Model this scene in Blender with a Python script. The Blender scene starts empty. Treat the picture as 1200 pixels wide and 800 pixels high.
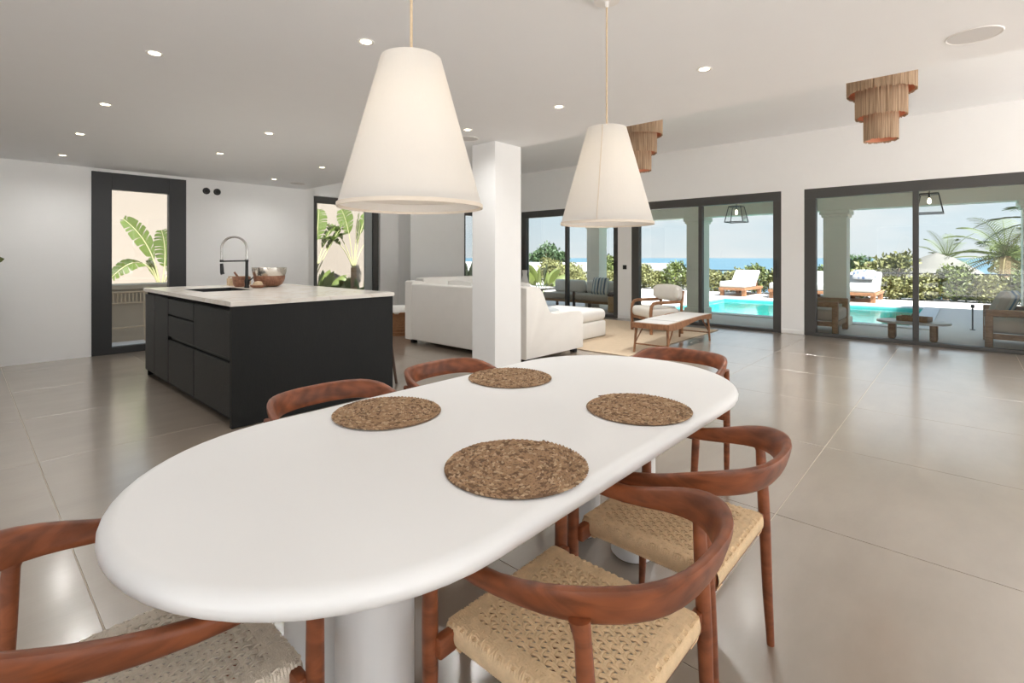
import bpy, bmesh, math, random
from mathutils import Vector, Matrix
R = math.radians
PI = math.pi
rng = random.Random(7)
scene = bpy.context.scene
COL = scene.collection

# ------------------------------------------------------------------ camera
F_PX, HOR, CAMH = 587.5, 302.0, 1.30
cam_d = bpy.data.cameras.new('camera'); cam = bpy.data.objects.new('camera', cam_d); COL.objects.link(cam)
cam_d.sensor_width = 36.0; cam_d.sensor_fit = 'HORIZONTAL'
cam_d.lens = 36.0 * F_PX / 1200.0
cam_d.shift_y = -(400.0 - HOR) / 1200.0
cam_d.clip_start = 0.02; cam_d.clip_end = 90000
TH = math.atan2(531.0, F_PX)
cam.location = (0, 0, CAMH)
cam.rotation_euler = (R(90), 0, TH - R(90))
scene.camera = cam
# ------------------------------------------------------------------ world, sun, exposure
scene.view_settings.view_transform = 'Standard'
scene.view_settings.look = 'None'
scene.view_settings.gamma = 1.0
scene.view_settings.use_curve_mapping = False
scene.view_settings.exposure = 1.42
world = bpy.data.worlds.new('world'); scene.world = world; world.use_nodes = True
def build_world():
    nt = world.node_tree; n = nt.nodes; n.clear(); L = nt.links
    out = n.new('ShaderNodeOutputWorld'); bg = n.new('ShaderNodeBackground')
    tc = n.new('ShaderNodeTexCoord'); sp = n.new('ShaderNodeSeparateXYZ')
    L.new(tc.outputs['Generated'], sp.inputs[0])
    cr = n.new('ShaderNodeValToRGB'); L.new(sp.outputs['Z'], cr.inputs[0])
    e = cr.color_ramp.elements
    e[0].position = 0.0; e[0].color = (.76, .82, .85, 1)
    e[1].position = 1.0; e[1].color = (.26, .48, .82, 1)
    x = e.new(.10); x.color = (.66, .79, .87, 1)
    x = e.new(.35); x.color = (.46, .68, .90, 1)
    mp = n.new('ShaderNodeMapping'); mp.inputs['Scale'].default_value = (2.2, 2.2, 7.0)
    L.new(tc.outputs['Generated'], mp.inputs[0])
    nz = n.new('ShaderNodeTexNoise'); nz.inputs['Scale'].default_value = 1.7; nz.inputs['Detail'].default_value = 6
    L.new(mp.outputs[0], nz.inputs['Vector'])
    c2 = n.new('ShaderNodeValToRGB'); L.new(nz.outputs['Fac'], c2.inputs[0])
    c2.color_ramp.elements[0].position = .46; c2.color_ramp.elements[1].position = .66
    mx = n.new('ShaderNodeMix'); mx.data_type = 'RGBA'
    L.new(c2.outputs[0], mx.inputs[0]); L.new(cr.outputs[0], mx.inputs[6]); mx.inputs[7].default_value = (.88, .89, .90, 1)
    L.new(mx.outputs[2], bg.inputs[0]); bg.inputs[1].default_value = 0.41
    L.new(bg.outputs[0], out.inputs[0])
build_world()
sd = bpy.data.lights.new('sun', 'SUN'); sun = bpy.data.objects.new('sun', sd); COL.objects.link(sun)
sd.energy = 7.3; sd.angle = R(.6); sd.color = (.985, .99, 1.0)
_el = R(51); _h = Vector((-.35, -.94, 0)).normalized()
sun.rotation_euler = (_h * math.cos(_el) + Vector((0, 0, math.sin(_el)))).to_track_quat('Z', 'Y').to_euler()
sun.location = (0, 0, 30)
cy = scene.cycles
cy.max_bounces = 10; cy.diffuse_bounces = 6; cy.glossy_bounces = 4; cy.transparent_max_bounces = 16; cy.transmission_bounces = 4
cy.sample_clamp_indirect = 6.0
cy.use_denoising = True
cy.caustics_reflective = False; cy.caustics_refractive = False
LAMP_W = 13.0      # watts of each recessed downlight
# ------------------------------------------------------------------ materials
MATS = {}
def nmat(name):
    m = bpy.data.materials.new(name); m.use_nodes = True; MATS[name] = m
    return m, m.node_tree.nodes, m.node_tree.links, m.node_tree.nodes['Principled BSDF']
def plain(name, col, rough=.5, metal=0, var=.06, vscale=6, bump=0, bscale=60, stretch=(1, 1, 1), spec=.5, coat=0, alpha=None):
    m, n, L, b = nmat(name)
    b.inputs['Roughness'].default_value = rough; b.inputs['Metallic'].default_value = metal
    b.inputs['Specular IOR Level'].default_value = spec; b.inputs['Coat Weight'].default_value = coat
    tc = n.new('ShaderNodeTexCoord'); mp = n.new('ShaderNodeMapping'); mp.inputs['Scale'].default_value = stretch
    L.new(tc.outputs['Object'], mp.inputs[0])
    nz = n.new('ShaderNodeTexNoise'); nz.inputs['Scale'].default_value = vscale; nz.inputs['Detail'].default_value = 4
    L.new(mp.outputs[0], nz.inputs['Vector'])
    mx = n.new('ShaderNodeMix'); mx.data_type = 'RGBA'
    mx.inputs[6].default_value = tuple(c * (1 - var) for c in col) + (1,)
    mx.inputs[7].default_value = tuple(min(1, c * (1 + var)) for c in col) + (1,)
    L.new(nz.outputs['Fac'], mx.inputs[0]); L.new(mx.outputs[2], b.inputs['Base Color'])
    if bump:
        n2 = n.new('ShaderNodeTexNoise'); n2.inputs['Scale'].default_value = bscale; n2.inputs['Detail'].default_value = 3
        L.new(mp.outputs[0], n2.inputs['Vector'])
        bp = n.new('ShaderNodeBump'); bp.inputs['Strength'].default_value = bump; bp.inputs['Distance'].default_value = .01
        L.new(n2.outputs['Fac'], bp.inputs['Height']); L.new(bp.outputs[0], b.inputs['Normal'])
    return m
def wood(name, dark, light, rough=.4, scale=3.0, stretch=(9, 9, 1)):
    m, n, L, b = nmat(name)
    b.inputs['Roughness'].default_value = rough; b.inputs['Coat Weight'].default_value = .06; b.inputs['Coat Roughness'].default_value = .25; b.inputs['Specular IOR Level'].default_value = .4
    tc = n.new('ShaderNodeTexCoord'); mp = n.new('ShaderNodeMapping'); mp.inputs['Scale'].default_value = stretch
    L.new(tc.outputs['Object'], mp.inputs[0])
    nz = n.new('ShaderNodeTexNoise'); nz.inputs['Scale'].default_value = scale; nz.inputs['Detail'].default_value = 6; nz.inputs['Distortion'].default_value = 1.2
    L.new(mp.outputs[0], nz.inputs['Vector'])
    wv = n.new('ShaderNodeTexWave'); wv.inputs['Scale'].default_value = scale * .8; wv.inputs['Distortion'].default_value = 7; wv.inputs['Detail'].default_value = 3
    L.new(mp.outputs[0], wv.inputs['Vector'])
    ad = n.new('ShaderNodeMix'); ad.data_type = 'FLOAT'; ad.inputs[0].default_value = .10
    L.new(nz.outputs['Fac'], ad.inputs[2]); L.new(wv.outputs['Fac'], ad.inputs[3])
    cr = n.new('ShaderNodeValToRGB'); L.new(ad.outputs[0], cr.inputs[0])
    cr.color_ramp.elements[0].position = .30; cr.color_ramp.elements[0].color = dark + (1,)
    cr.color_ramp.elements[1].position = .72; cr.color_ramp.elements[1].color = light + (1,)
    L.new(cr.outputs[0], b.inputs['Base Color'])
    bp = n.new('ShaderNodeBump'); bp.inputs['Strength'].default_value = .08; bp.inputs['Distance'].default_value = .004
    L.new(nz.outputs['Fac'], bp.inputs['Height']); L.new(bp.outputs[0], b.inputs['Normal'])
    return m
def emis(name, col, strength):
    m, n, L, b = nmat(name)
    b.inputs['Base Color'].default_value = col + (1,)
    b.inputs['Emission Color'].default_value = col + (1,); b.inputs['Emission Strength'].default_value = strength
    return m
def glass(name, tint=(.96, .975, .97), gloss=1.0):
    m = bpy.data.materials.new(name); m.use_nodes = True; MATS[name] = m
    n = m.node_tree.nodes; L = m.node_tree.links; n.clear()
    out = n.new('ShaderNodeOutputMaterial'); tr = n.new('ShaderNodeBsdfTransparent'); gl = n.new('ShaderNodeBsdfGlossy')
    tr.inputs[0].default_value = tint + (1,); gl.inputs['Roughness'].default_value = .01
    fr = n.new('ShaderNodeFresnel'); fr.inputs[0].default_value = 1.4
    mu = n.new('ShaderNodeMath'); mu.operation = 'MULTIPLY'; mu.inputs[1].default_value = gloss
    L.new(fr.outputs[0], mu.inputs[0])
    mx = n.new('ShaderNodeMixShader'); L.new(mu.outputs[0], mx.inputs[0]); L.new(tr.outputs[0], mx.inputs[1]); L.new(gl.outputs[0], mx.inputs[2])
    L.new(mx.outputs[0], out.inputs[0])
    return m
def translucent(name, col, frac=.45, rough=.8, weave=0):
    m = bpy.data.materials.new(name); m.use_nodes = True; MATS[name] = m
    n = m.node_tree.nodes; L = m.node_tree.links; b = n['Principled BSDF']; out = n['Material Output']
    b.inputs['Base Color'].default_value = col + (1,); b.inputs['Roughness'].default_value = rough
    t = n.new('ShaderNodeBsdfTranslucent'); t.inputs[0].default_value = col + (1,)
    mx = n.new('ShaderNodeMixShader'); mx.inputs[0].default_value = frac
    L.new(b.outputs[0], mx.inputs[1]); L.new(t.outputs[0], mx.inputs[2]); L.new(mx.outputs[0], out.inputs[0])
    if weave:
        tc = n.new('ShaderNodeTexCoord'); nz = n.new('ShaderNodeTexNoise'); nz.inputs['Scale'].default_value = weave
        mp = n.new('ShaderNodeMapping'); mp.inputs['Scale'].default_value = (1, 1, .25)
        L.new(tc.outputs['Object'], mp.inputs[0]); L.new(mp.outputs[0], nz.inputs['Vector'])
        bp = n.new('ShaderNodeBump'); bp.inputs['Strength'].default_value = .25; bp.inputs['Distance'].default_value = .003
        L.new(nz.outputs['Fac'], bp.inputs['Height']); L.new(bp.outputs[0], b.inputs['Normal'])
    return m
plain('wall', (.87, .872, .862), .75, var=.015, bump=.03, bscale=90)
plain('ceiling', (.865, .885, .905), .8, var=.01)
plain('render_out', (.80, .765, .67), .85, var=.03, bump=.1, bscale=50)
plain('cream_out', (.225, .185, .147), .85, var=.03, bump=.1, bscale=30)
plain('white_out', (.66, .655, .64), .8, var=.02)
def tile_mat():
    m, n, L, b = nmat('tile')
    tc = n.new('ShaderNodeTexCoord'); oi = n.new('ShaderNodeObjectInfo')
    mp = n.new('ShaderNodeMapping'); mp.inputs['Scale'].default_value = (1.0, 2.2, 1)
    ad = n.new('ShaderNodeVectorMath'); ad.operation = 'ADD'
    L.new(tc.outputs['Object'], ad.inputs[0]); L.new(oi.outputs['Location'], ad.inputs[1]); L.new(ad.outputs[0], mp.inputs[0])
    nz = n.new('ShaderNodeTexNoise'); nz.inputs['Scale'].default_value = 1.6; nz.inputs['Detail'].default_value = 8; nz.inputs['Roughness'].default_value = .62
    L.new(mp.outputs[0], nz.inputs['Vector'])
    cr = n.new('ShaderNodeValToRGB'); L.new(nz.outputs['Fac'], cr.inputs[0])
    cr.color_ramp.elements[0].position = .3; cr.color_ramp.elements[0].color = (.232, .183, .139, 1)
    cr.color_ramp.elements[1].position = .72; cr.color_ramp.elements[1].color = (.303, .245, .191, 1)
    L.new(cr.outputs[0], b.inputs['Base Color'])
    b.inputs['Roughness'].default_value = .32; b.inputs['IOR'].default_value = 1.9; b.inputs['Specular IOR Level'].default_value = .6; b.inputs['Coat Weight'].default_value = 1.0; b.inputs['Coat Roughness'].default_value = .17; b.inputs['Coat IOR'].default_value = 1.6
    m2 = n.new('ShaderNodeMapping'); m2.inputs['Scale'].default_value = (3, 40, 1); L.new(ad.outputs[0], m2.inputs[0])
    n2 = n.new('ShaderNodeTexNoise'); n2.inputs['Scale'].default_value = 2.5; n2.inputs['Detail'].default_value = 3; L.new(m2.outputs[0], n2.inputs['Vector'])
    bp = n.new('ShaderNodeBump'); bp.inputs['Strength'].default_value = .12; bp.inputs['Distance'].default_value = .004
    L.new(n2.outputs['Fac'], bp.inputs['Height']); L.new(bp.outputs[0], b.inputs['Normal'])
tile_mat()
plain('grout', (.50, .43, .35), .8, var=.05)
plain('frame', (.062, .060, .056), .45, var=.04)
plain('frame_dark', (.030, .031, .032), .45, var=.04)
plain('table_white', (.83, .825, .815), .42, var=.012, vscale=3)
wood('walnut', (.130, .037, .014), (.325, .098, .037), .42, 2.4, (3, 3, 8))
wood('teak', (.19, .085, .038), (.36, .175, .085), .55, 4, (6, 6, 2))
wood('oak', (.24, .125, .055), (.42, .25, .125), .55, 4, (6, 2, 6))
plain('cord', (.80, .59, .36), .8, var=.2, vscale=40, bump=.35, bscale=260)
plain('cord_pale', (.74, .66, .55), .8, var=.2, vscale=40, bump=.35, bscale=260)
plain('seagrass_pale', (.56, .40, .25), .75, var=.3, vscale=55, bump=.4, bscale=240)
plain('seagrass', (.20, .115, .06), .75, var=.5, vscale=55, bump=.4, bscale=240)
plain('seagrass_light', (.40, .25, .14), .75, var=.4, vscale=55, bump=.4, bscale=240)
translucent('linen_shade', (.84, .815, .775), .38, .9, 160)
plain('shade_seam', (.74, .66, .56), .9)
plain('cord_cable', (.62, .48, .32), .7, var=.15, vscale=80)
plain('white_metal', (.83, .82, .80), .4, var=.01)
emis('lamp_lens', (1.0, .86, .62), 4.0)
emis('bulb', (1.0, .86, .66), 3.0)
def raffia():
    m, n, L, b = nmat('raffia')
    tc = n.new('ShaderNodeTexCoord'); mp = n.new('ShaderNodeMapping'); mp.inputs['Scale'].default_value = (60, 60, 1.2)
    L.new(tc.outputs['Object'], mp.inputs[0])
    nz = n.new('ShaderNodeTexNoise'); nz.inputs['Scale'].default_value = 2.0; nz.inputs['Detail'].default_value = 3; L.new(mp.outputs[0], nz.inputs['Vector'])
    cr = n.new('ShaderNodeValToRGB'); L.new(nz.outputs['Fac'], cr.inputs[0])
    cr.color_ramp.elements[0].position = .3; cr.color_ramp.elements[0].color = (.21, .125, .07, 1)
    cr.color_ramp.elements[1].position = .68; cr.color_ramp.elements[1].color = (.54, .39, .26, 1)
    L.new(cr.outputs[0], b.inputs['Base Color']); b.inputs['Roughness'].default_value = .85
raffia()
plain('raffia_inner', (.62, .29, .18), .8, var=.1)
plain('island_black', (.0085, .009, .0085), .5, var=.25, vscale=8, bump=.12, bscale=40, stretch=(6, 6, 1), spec=.25)
plain('island_wood_black', (.009, .0095, .0088), .4, var=.4, vscale=9, bump=.25, bscale=30, stretch=(14, 14, 1), spec=.22)
plain('black_gap', (.006, .006, .006), .7)
def marble():
    m, n, L, b = nmat('worktop')
    tc = n.new('ShaderNodeTexCoord'); nz = n.new('ShaderNodeTexNoise'); nz.inputs['Scale'].default_value = 1.6; nz.inputs['Detail'].default_value = 9; nz.inputs['Distortion'].default_value = 1.6
    L.new(tc.outputs['Object'], nz.inputs['Vector'])
    cr = n.new('ShaderNodeValToRGB'); L.new(nz.outputs['Fac'], cr.inputs[0])
    e = cr.color_ramp.elements; e[0].position = .40; e[0].color = (.72, .68, .62, 1); e[1].position = .60; e[1].color = (.72, .68, .62, 1)
    x = e.new(.50); x.color = (.65, .59, .51, 1); x = e.new(.46); x.color = (.71, .67, .605, 1); x = e.new(.54); x.color = (.71, .67, .605, 1)
    L.new(cr.outputs[0], b.inputs['Base Color']); b.inputs['Roughness'].default_value = .22
marble()
plain('black_metal', (.012, .012, .012), .35, var=.1)
plain('steel', (.55, .53, .50), .25, metal=1, var=.05)
plain('silver', (.72, .68, .62), .22, metal=1, var=.06)
wood('bowl_wood', (.20, .085, .05), (.40, .20, .12), .45, 5, (3, 3, 6))
wood('pale_wood', (.50, .36, .22), (.68, .53, .36), .6, 4, (3, 3, 6))
plain('sofa_linen', (.88, .855, .81), .9, var=.03, bump=.25, bscale=320)
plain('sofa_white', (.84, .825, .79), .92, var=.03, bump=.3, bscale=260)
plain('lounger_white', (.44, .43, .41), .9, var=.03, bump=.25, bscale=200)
plain('boucle', (.80, .765, .70), .95, var=.06, bump=.8, bscale=120)
plain('cushion_grey', (.58, .61, .62), .9, var=.08, bump=.3, bscale=200)
plain('rug', (.56, .44, .31), .95, var=.10, vscale=14, bump=.5, bscale=160)
plain('wicker', (.33, .16, .075), .75, var=.35, vscale=40, bump=.7, bscale=110)
plain('wicker_light', (.50, .33, .17), .75, var=.3, vscale=40, bump=.5, bscale=110)
plain('stone_top', (.60, .585, .56), .35, var=.14, vscale=5)
plain('deck', (.66, .60, .54), .75, var=.06, vscale=2, bump=.08)
plain('deck_pale', (.72, .68, .64), .75, var=.05, vscale=2, bump=.08)
plain('pool_tile', (.12, .52, .49), .4, var=.04)
def water():
    m = glass('water', (.50, .91, .90), .7)
    n = m.node_tree.nodes; L = m.node_tree.links
    tc = n.new('ShaderNodeTexCoord'); nz = n.new('ShaderNodeTexNoise'); nz.inputs['Scale'].default_value = 3.5; nz.inputs['Detail'].default_value = 3
    L.new(tc.outputs['Object'], nz.inputs['Vector']); bp = n.new('ShaderNodeBump'); bp.inputs['Strength'].default_value = .25; bp.inputs['Distance'].default_value = .02
    L.new(nz.outputs['Fac'], bp.inputs['Height'])
    for x in n:
        if x.type in ('BSDF_GLOSSY', 'FRESNEL'): L.new(bp.outputs[0], x.inputs['Normal'])
water()
plain('sea', (.050, .135, .185), .32, var=.05, vscale=.0006, stretch=(1, 1, 1))
plain('garden_soil', (.34, .29, .20), .95, var=.2, vscale=1.5)
plain('hill', (.26, .27, .15), .95, var=.3, vscale=.4)
plain('leaf', (.095, .12, .025), .55, var=.45, vscale=3)
plain('leaf_silver', (.175, .175, .06), .6, var=.4, vscale=3)
plain('leaf_dark', (.055, .095, .035), .55, var=.45, vscale=3)
plain('leaf_palm', (.11, .14, .035), .5, var=.4, vscale=4)
plain('leaf_palm_dry', (.22, .175, .08), .7, var=.3, vscale=4)
translucent('banana_leaf', (.105, .145, .03), .3, .45)
plain('midrib', (.42, .46, .18), .5, var=.1)
plain('petiole', (.36, .33, .17), .6, var=.2)
plain('bark', (.27, .175, .105), .9, var=.3, vscale=14, bump=.6, bscale=30, stretch=(1, 1, 4))
plain('thatch', (.17, .16, .137), .95, var=.3, vscale=20, bump=.8, bscale=40, stretch=(3, 3, 1))
plain('taupe_cushion', (.50, .435, .36), .9, var=.05, bump=.25, bscale=220)
plain('pale_cushion', (.74, .71, .65), .9, var=.04, bump=.25, bscale=220)
wood('dark_wood', (.05, .028, .018), (.13, .075, .05), .5, 4, (6, 6, 2))
def stripes(name, cols, scale, axis):
    m, n, L, b = nmat(name)
    tc = n.new('ShaderNodeTexCoord'); sp = n.new('ShaderNodeSeparateXYZ'); L.new(tc.outputs['Object'], sp.inputs[0])
    mu = n.new('ShaderNodeMath'); mu.operation = 'MULTIPLY'; mu.inputs[1].default_value = scale; L.new(sp.outputs[axis], mu.inputs[0])
    fr = n.new('ShaderNodeMath'); fr.operation = 'FRACT'; L.new(mu.outputs[0], fr.inputs[0])
    cr = n.new('ShaderNodeValToRGB'); cr.color_ramp.interpolation = 'CONSTANT'; L.new(fr.outputs[0], cr.inputs[0])
    e = cr.color_ramp.elements; e[0].color = cols[0] + (1,); e[1].position = 1 / len(cols); e[1].color = cols[1] + (1,)
    for i, c in enumerate(cols[2:]):
        x = e.new((i + 2) / len(cols)); x.color = c + (1,)
    L.new(cr.outputs[0], b.inputs['Base Color']); b.inputs['Roughness'].default_value = .9
stripes('throw_stripes', [(.10, .19, .32), (.62, .63, .58), (.50, .45, .38), (.07, .12, .2), (.30, .42, .50), (.70, .69, .64)], 1.9, 'X')
stripes('blue_stripes', [(.74, .73, .69), (.30, .40, .47), (.74, .73, .69), (.12, .17, .23)], 6.0, 'X')
def pattern_blue():
    m, n, L, b = nmat('blue_print')
    tc = n.new('ShaderNodeTexCoord'); v = n.new('ShaderNodeTexVoronoi'); v.inputs['Scale'].default_value = 9; L.new(tc.outputs['Object'], v.inputs['Vector'])
    cr = n.new('ShaderNodeValToRGB'); L.new(v.outputs['Distance'], cr.inputs[0])
    cr.color_ramp.elements[0].position = .25; cr.color_ramp.elements[0].color = (.06, .11, .22, 1)
    cr.color_ramp.elements[1].position = .45; cr.color_ramp.elements[1].color = (.42, .42, .43, 1)
    L.new(cr.outputs[0], b.inputs['Base Color']); b.inputs['Roughness'].default_value = .9
pattern_blue()
glass('glass')
glass('lantern_glass', (.97, .97, .96), .6)
plain('speaker_grille', (.66, .655, .65), .7, var=.04, vscale=300)
plain('pot_grey', (.34, .34, .33), .7, var=.08)
plain('folding_wood', (.56, .44, .31), .6, var=.12, vscale=20)
plain('ledge', (.50, .42, .33), .8, var=.08)
plain('dark_floor_gap', (.03, .03, .03), .8)

# ------------------------------------------------------------------ mesh helpers
class MB:
    def __init__(s): s.bm = bmesh.new()
    def box(s, x0, y0, z0, x1, y1, z1, bev=0, seg=2, M=None):
        r = bmesh.ops.create_cube(s.bm, size=1)
        vs = r['verts']
        for v in vs:
            v.co = Vector(((x0 + x1) / 2 + v.co.x * (x1 - x0), (y0 + y1) / 2 + v.co.y * (y1 - y0), (z0 + z1) / 2 + v.co.z * (z1 - z0)))
        if bev:
            es = list({e for v in vs for e in v.link_edges})
            rr = bmesh.ops.bevel(s.bm, geom=es, offset=bev, segments=seg, profile=.5, affect='EDGES')
            vs = list({v for f in rr['faces'] for v in f.verts} | {v for v in vs if v.is_valid})
        if M is not None:
            for v in vs: v.co = M @ v.co
        return s
    def quad(s, *pts):
        s.bm.faces.new([s.bm.verts.new(p) for p in pts]); return s
    def cyl(s, p0, p1, r0, r1=None, n=16, caps=True):
        r1 = r0 if r1 is None else r1
        return s.tube([p0, p1], [r0, r1], n, caps)
    def tube(s, pts, rad, n=10, caps=True, up=None, power=2.0, closed=False):
        """sweep; rad: r or (a,b) per point, a along side, b along up"""
        P = [Vector(p) for p in pts]; N = len(P)
        if not isinstance(rad, (list, tuple)) or (len(rad) == 2 and N != 2): rad = [rad] * N
        rings = []; pu = None
        for i in range(N):
            a = P[i - 1] if (i > 0 or closed) else P[i]; c = P[(i + 1) % N] if (i < N - 1 or closed) else P[i]
            t = (c - a).normalized()
            if up is not None: u = Vector(up)
            elif pu is None: u = Vector((0, 0, 1)) if abs(t.z) < .9 else Vector((1, 0, 0))
            else: u = pu
            sd_ = t.cross(u)
            if sd_.length < 1e-6: sd_ = t.cross(Vector((0, 1, 0)))
            sd_.normalize(); u = sd_.cross(t).normalized(); pu = u
            r = rad[i]; ra, rb = (r, r) if not isinstance(r, (list, tuple)) else r
            ring = []
            for k in range(n):
                an = 2 * PI * (k + .5) / n; ca, sa = math.cos(an), math.sin(an)
                if power != 2.0:
                    ca = math.copysign(abs(ca) ** (2 / power), ca); sa = math.copysign(abs(sa) ** (2 / power), sa)
                ring.append(s.bm.verts.new(P[i] + sd_ * ra * ca + u * rb * sa))
            rings.append(ring)
        m = N if closed else N - 1
        for i in range(m):
            A, B = rings[i], rings[(i + 1) % N]
            for k in range(n): s.bm.faces.new((A[k], A[(k + 1) % n], B[(k + 1) % n], B[k]))
        if caps and not closed:
            s.bm.faces.new(rings[0][::-1]); s.bm.faces.new(rings[-1])
        return s
    def lathe(s, prof, n=32, c=(0, 0, 0), closed=False):
        rings = []
        for (r, z) in prof:
            if r < 1e-5: rings.append([s.bm.verts.new((c[0], c[1], c[2] + z))])
            else: rings.append([s.bm.verts.new((c[0] + r * math.cos(2 * PI * k / n), c[1] + r * math.sin(2 * PI * k / n), c[2] + z)) for k in range(n)])
        pairs = list(zip(rings[:-1], rings[1:])) + ([(rings[-1], rings[0])] if closed else [])
        for A, B in pairs:
            for k in range(n):
                k2 = (k + 1) % n
                if len(A) == 1 and len(B) == 1: continue
                if len(A) == 1: s.bm.faces.new((A[0], B[k2], B[k]))
                elif len(B) == 1: s.bm.faces.new((A[k], A[k2], B[0]))
                else: s.bm.faces.new((A[k], A[k2], B[k2], B[k]))
        return s
    def prism(s, poly, h0, h1, axis='z', bev=0, seg=2):
        def P(a, b, h):
            return {'z': (a, b, h), 'y': (a, h, b), 'x': (h, a, b)}[axis]
        A = [s.bm.verts.new(P(a, b, h0)) for a, b in poly]; B = [s.bm.verts.new(P(a, b, h1)) for a, b in poly]
        n = len(poly); fs = [s.bm.faces.new(A[::-1]), s.bm.faces.new(B)]
        for k in range(n): fs.append(s.bm.faces.new((A[k], A[(k + 1) % n], B[(k + 1) % n], B[k])))
        if bev:
            es = list({e for f in fs[:2] for e in f.edges})
            bmesh.ops.bevel(s.bm, geom=es, offset=bev, segments=seg, profile=.5, affect='EDGES')
        return s
    def cushion(s, cx, cy, cz, sx, sy, sz, M=None, n=10, p=4.0):
        """soft pillow: superellipsoid-like outline, thick centre"""
        top = {}; 
        for sg in (1, -1):
            for i in range(n + 1):
                for j in range(n + 1):
                    u = -1 + 2 * i / n; v = -1 + 2 * j / n
                    edge = (i in (0, n)) or (j in (0, n))
                    if edge and sg == -1: continue
                    th = ((1 - abs(u) ** p) * (1 - abs(v) ** p)) ** .42
                    k = 1 - .06 * (u * u * v * v)
                    pt = Vector((cx + u * sx / 2 * k, cy + v * sy / 2 * k, cz + sg * th * sz / 2))
                    if M is not None: pt = M @ pt
                    top[(sg, i, j)] = s.bm.verts.new(pt)
        g = lambda sg, i, j: top.get((sg, i, j)) or top[(1, i, j)]
        for sg in (1, -1):
            for i in range(n):
                for j in range(n):
                    q = (g(sg, i, j), g(sg, i + 1, j), g(sg, i + 1, j + 1), g(sg, i, j + 1))
                    s.bm.faces.new(q if sg == 1 else q[::-1])
        return s
    def build(s, name, mat, parent=None, smooth=35, loc=None, rot=None):
        bmesh.ops.recalc_face_normals(s.bm, faces=s.bm.faces)
        me = bpy.data.meshes.new(name); s.bm.to_mesh(me); s.bm.free()
        me.materials.append(MATS[mat])
        if smooth:
            me.shade_smooth(); me.set_sharp_from_angle(angle=R(smooth))
        o = bpy.data.objects.new(name, me); COL.objects.link(o)
        if parent is not None: o.parent = parent
        if loc is not None: o.location = loc
        if rot is not None: o.rotation_euler = rot
        return o
def raw(name, verts, faces, mat, parent=None, smooth=0):
    me = bpy.data.meshes.new(name); me.from_pydata(verts, [], faces); me.update(); me.materials.append(MATS[mat])
    if smooth: me.shade_smooth(); me.set_sharp_from_angle(angle=R(smooth))
    o = bpy.data.objects.new(name, me); COL.objects.link(o)
    if parent is not None: o.parent = parent
    return o
def tag(o, label, cat=None, group=None, kind=None):
    o['label'] = label
    if cat: o['category'] = cat
    if group: o['group'] = group
    if kind: o['kind'] = kind
    return o
def thing(name, label, cat, loc=(0, 0, 0), rz=0, group=None, kind=None):
    o = bpy.data.objects.new(name, None); o.empty_display_size = .1; COL.objects.link(o)
    o.location = loc; o.rotation_euler = (0, 0, rz)
    return tag(o, label, cat, group, kind)
def copy_tree(o, parent=None):
    c = o.copy(); COL.objects.link(c); c.parent = parent
    for ch in list(o.children): copy_tree(ch, c)
    return c
def light(name, kind, parent, loc, power, col=(1, .9, .78), size=.05, spot=None):
    d = bpy.data.lights.new(name, kind); d.energy = power; d.color = col
    d.shadow_soft_size = size
    if spot: d.spot_size = R(spot); d.spot_blend = 1.0
    o = bpy.data.objects.new(name, d); COL.objects.link(o); o.parent = parent; o.location = loc
    return o

# ------------------------------------------------------------------ room shell
XW, XWO = 9.58, 9.88            # pool-side wall, inner and outer face
YK, YKO = 8.54, 8.80            # kitchen wall
YV, YVO = 8.92, 9.18            # living wall
XS = 4.07                       # where the low ceiling stops
ZC, ZH = 2.49, 3.42             # low and raised ceiling
XB, YB = -3.4, -3.6             # walls behind the camera
DH = 2.455                      # door head
D1, D2, D3 = (5.573, 8.338), (2.366, 5.246), (-.90, 2.014)

fl = MB().box(XB, YB, -.25, XW + .3, YV + .3, -.0025).build('floor', 'grout')
tag(fl, 'floor of large beige porcelain tiles', 'floor', kind='structure')
TP, TX0, TY0 = 1.22, 2.785, .715
tile_me = MB().box(0, 0, -.022, TP - .004, TP - .004, 0, .0012, 1).build('tile', 'tile', fl)
first = True
ix0, ix1 = math.floor((XB - TX0) / TP), math.ceil((XW - TX0) / TP)
iy0, iy1 = math.floor((YB - TY0) / TP), math.ceil((YV - TY0) / TP)
for ix in range(ix0, ix1):
    for iy in range(iy0, iy1):
        x0 = TX0 + ix * TP + .002; y0 = TY0 + iy * TP + .002
        xa, xb, ya, yb = max(x0, XB), min(x0 + TP - .004, XW + .28), max(y0, YB), min(y0 + TP - .004, YV)
        if x0 + TP > XW: xb = XW + .28
        if xb - xa < .02 or yb - ya < .02: continue
        full = abs(xb - xa - TP + .004) < 1e-6 and abs(yb - ya - TP + .004) < 1e-6
        if full:
            if first: t = tile_me; first = False
            else: t = tile_me.copy(); COL.objects.link(t)
            t.location = (x0, y0, 0)
        else:
            t = MB().box(0, 0, -.022, xb - xa, yb - ya, 0, .0012, 1).build('tile', 'tile', fl); t.location = (xa, ya, 0)

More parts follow.
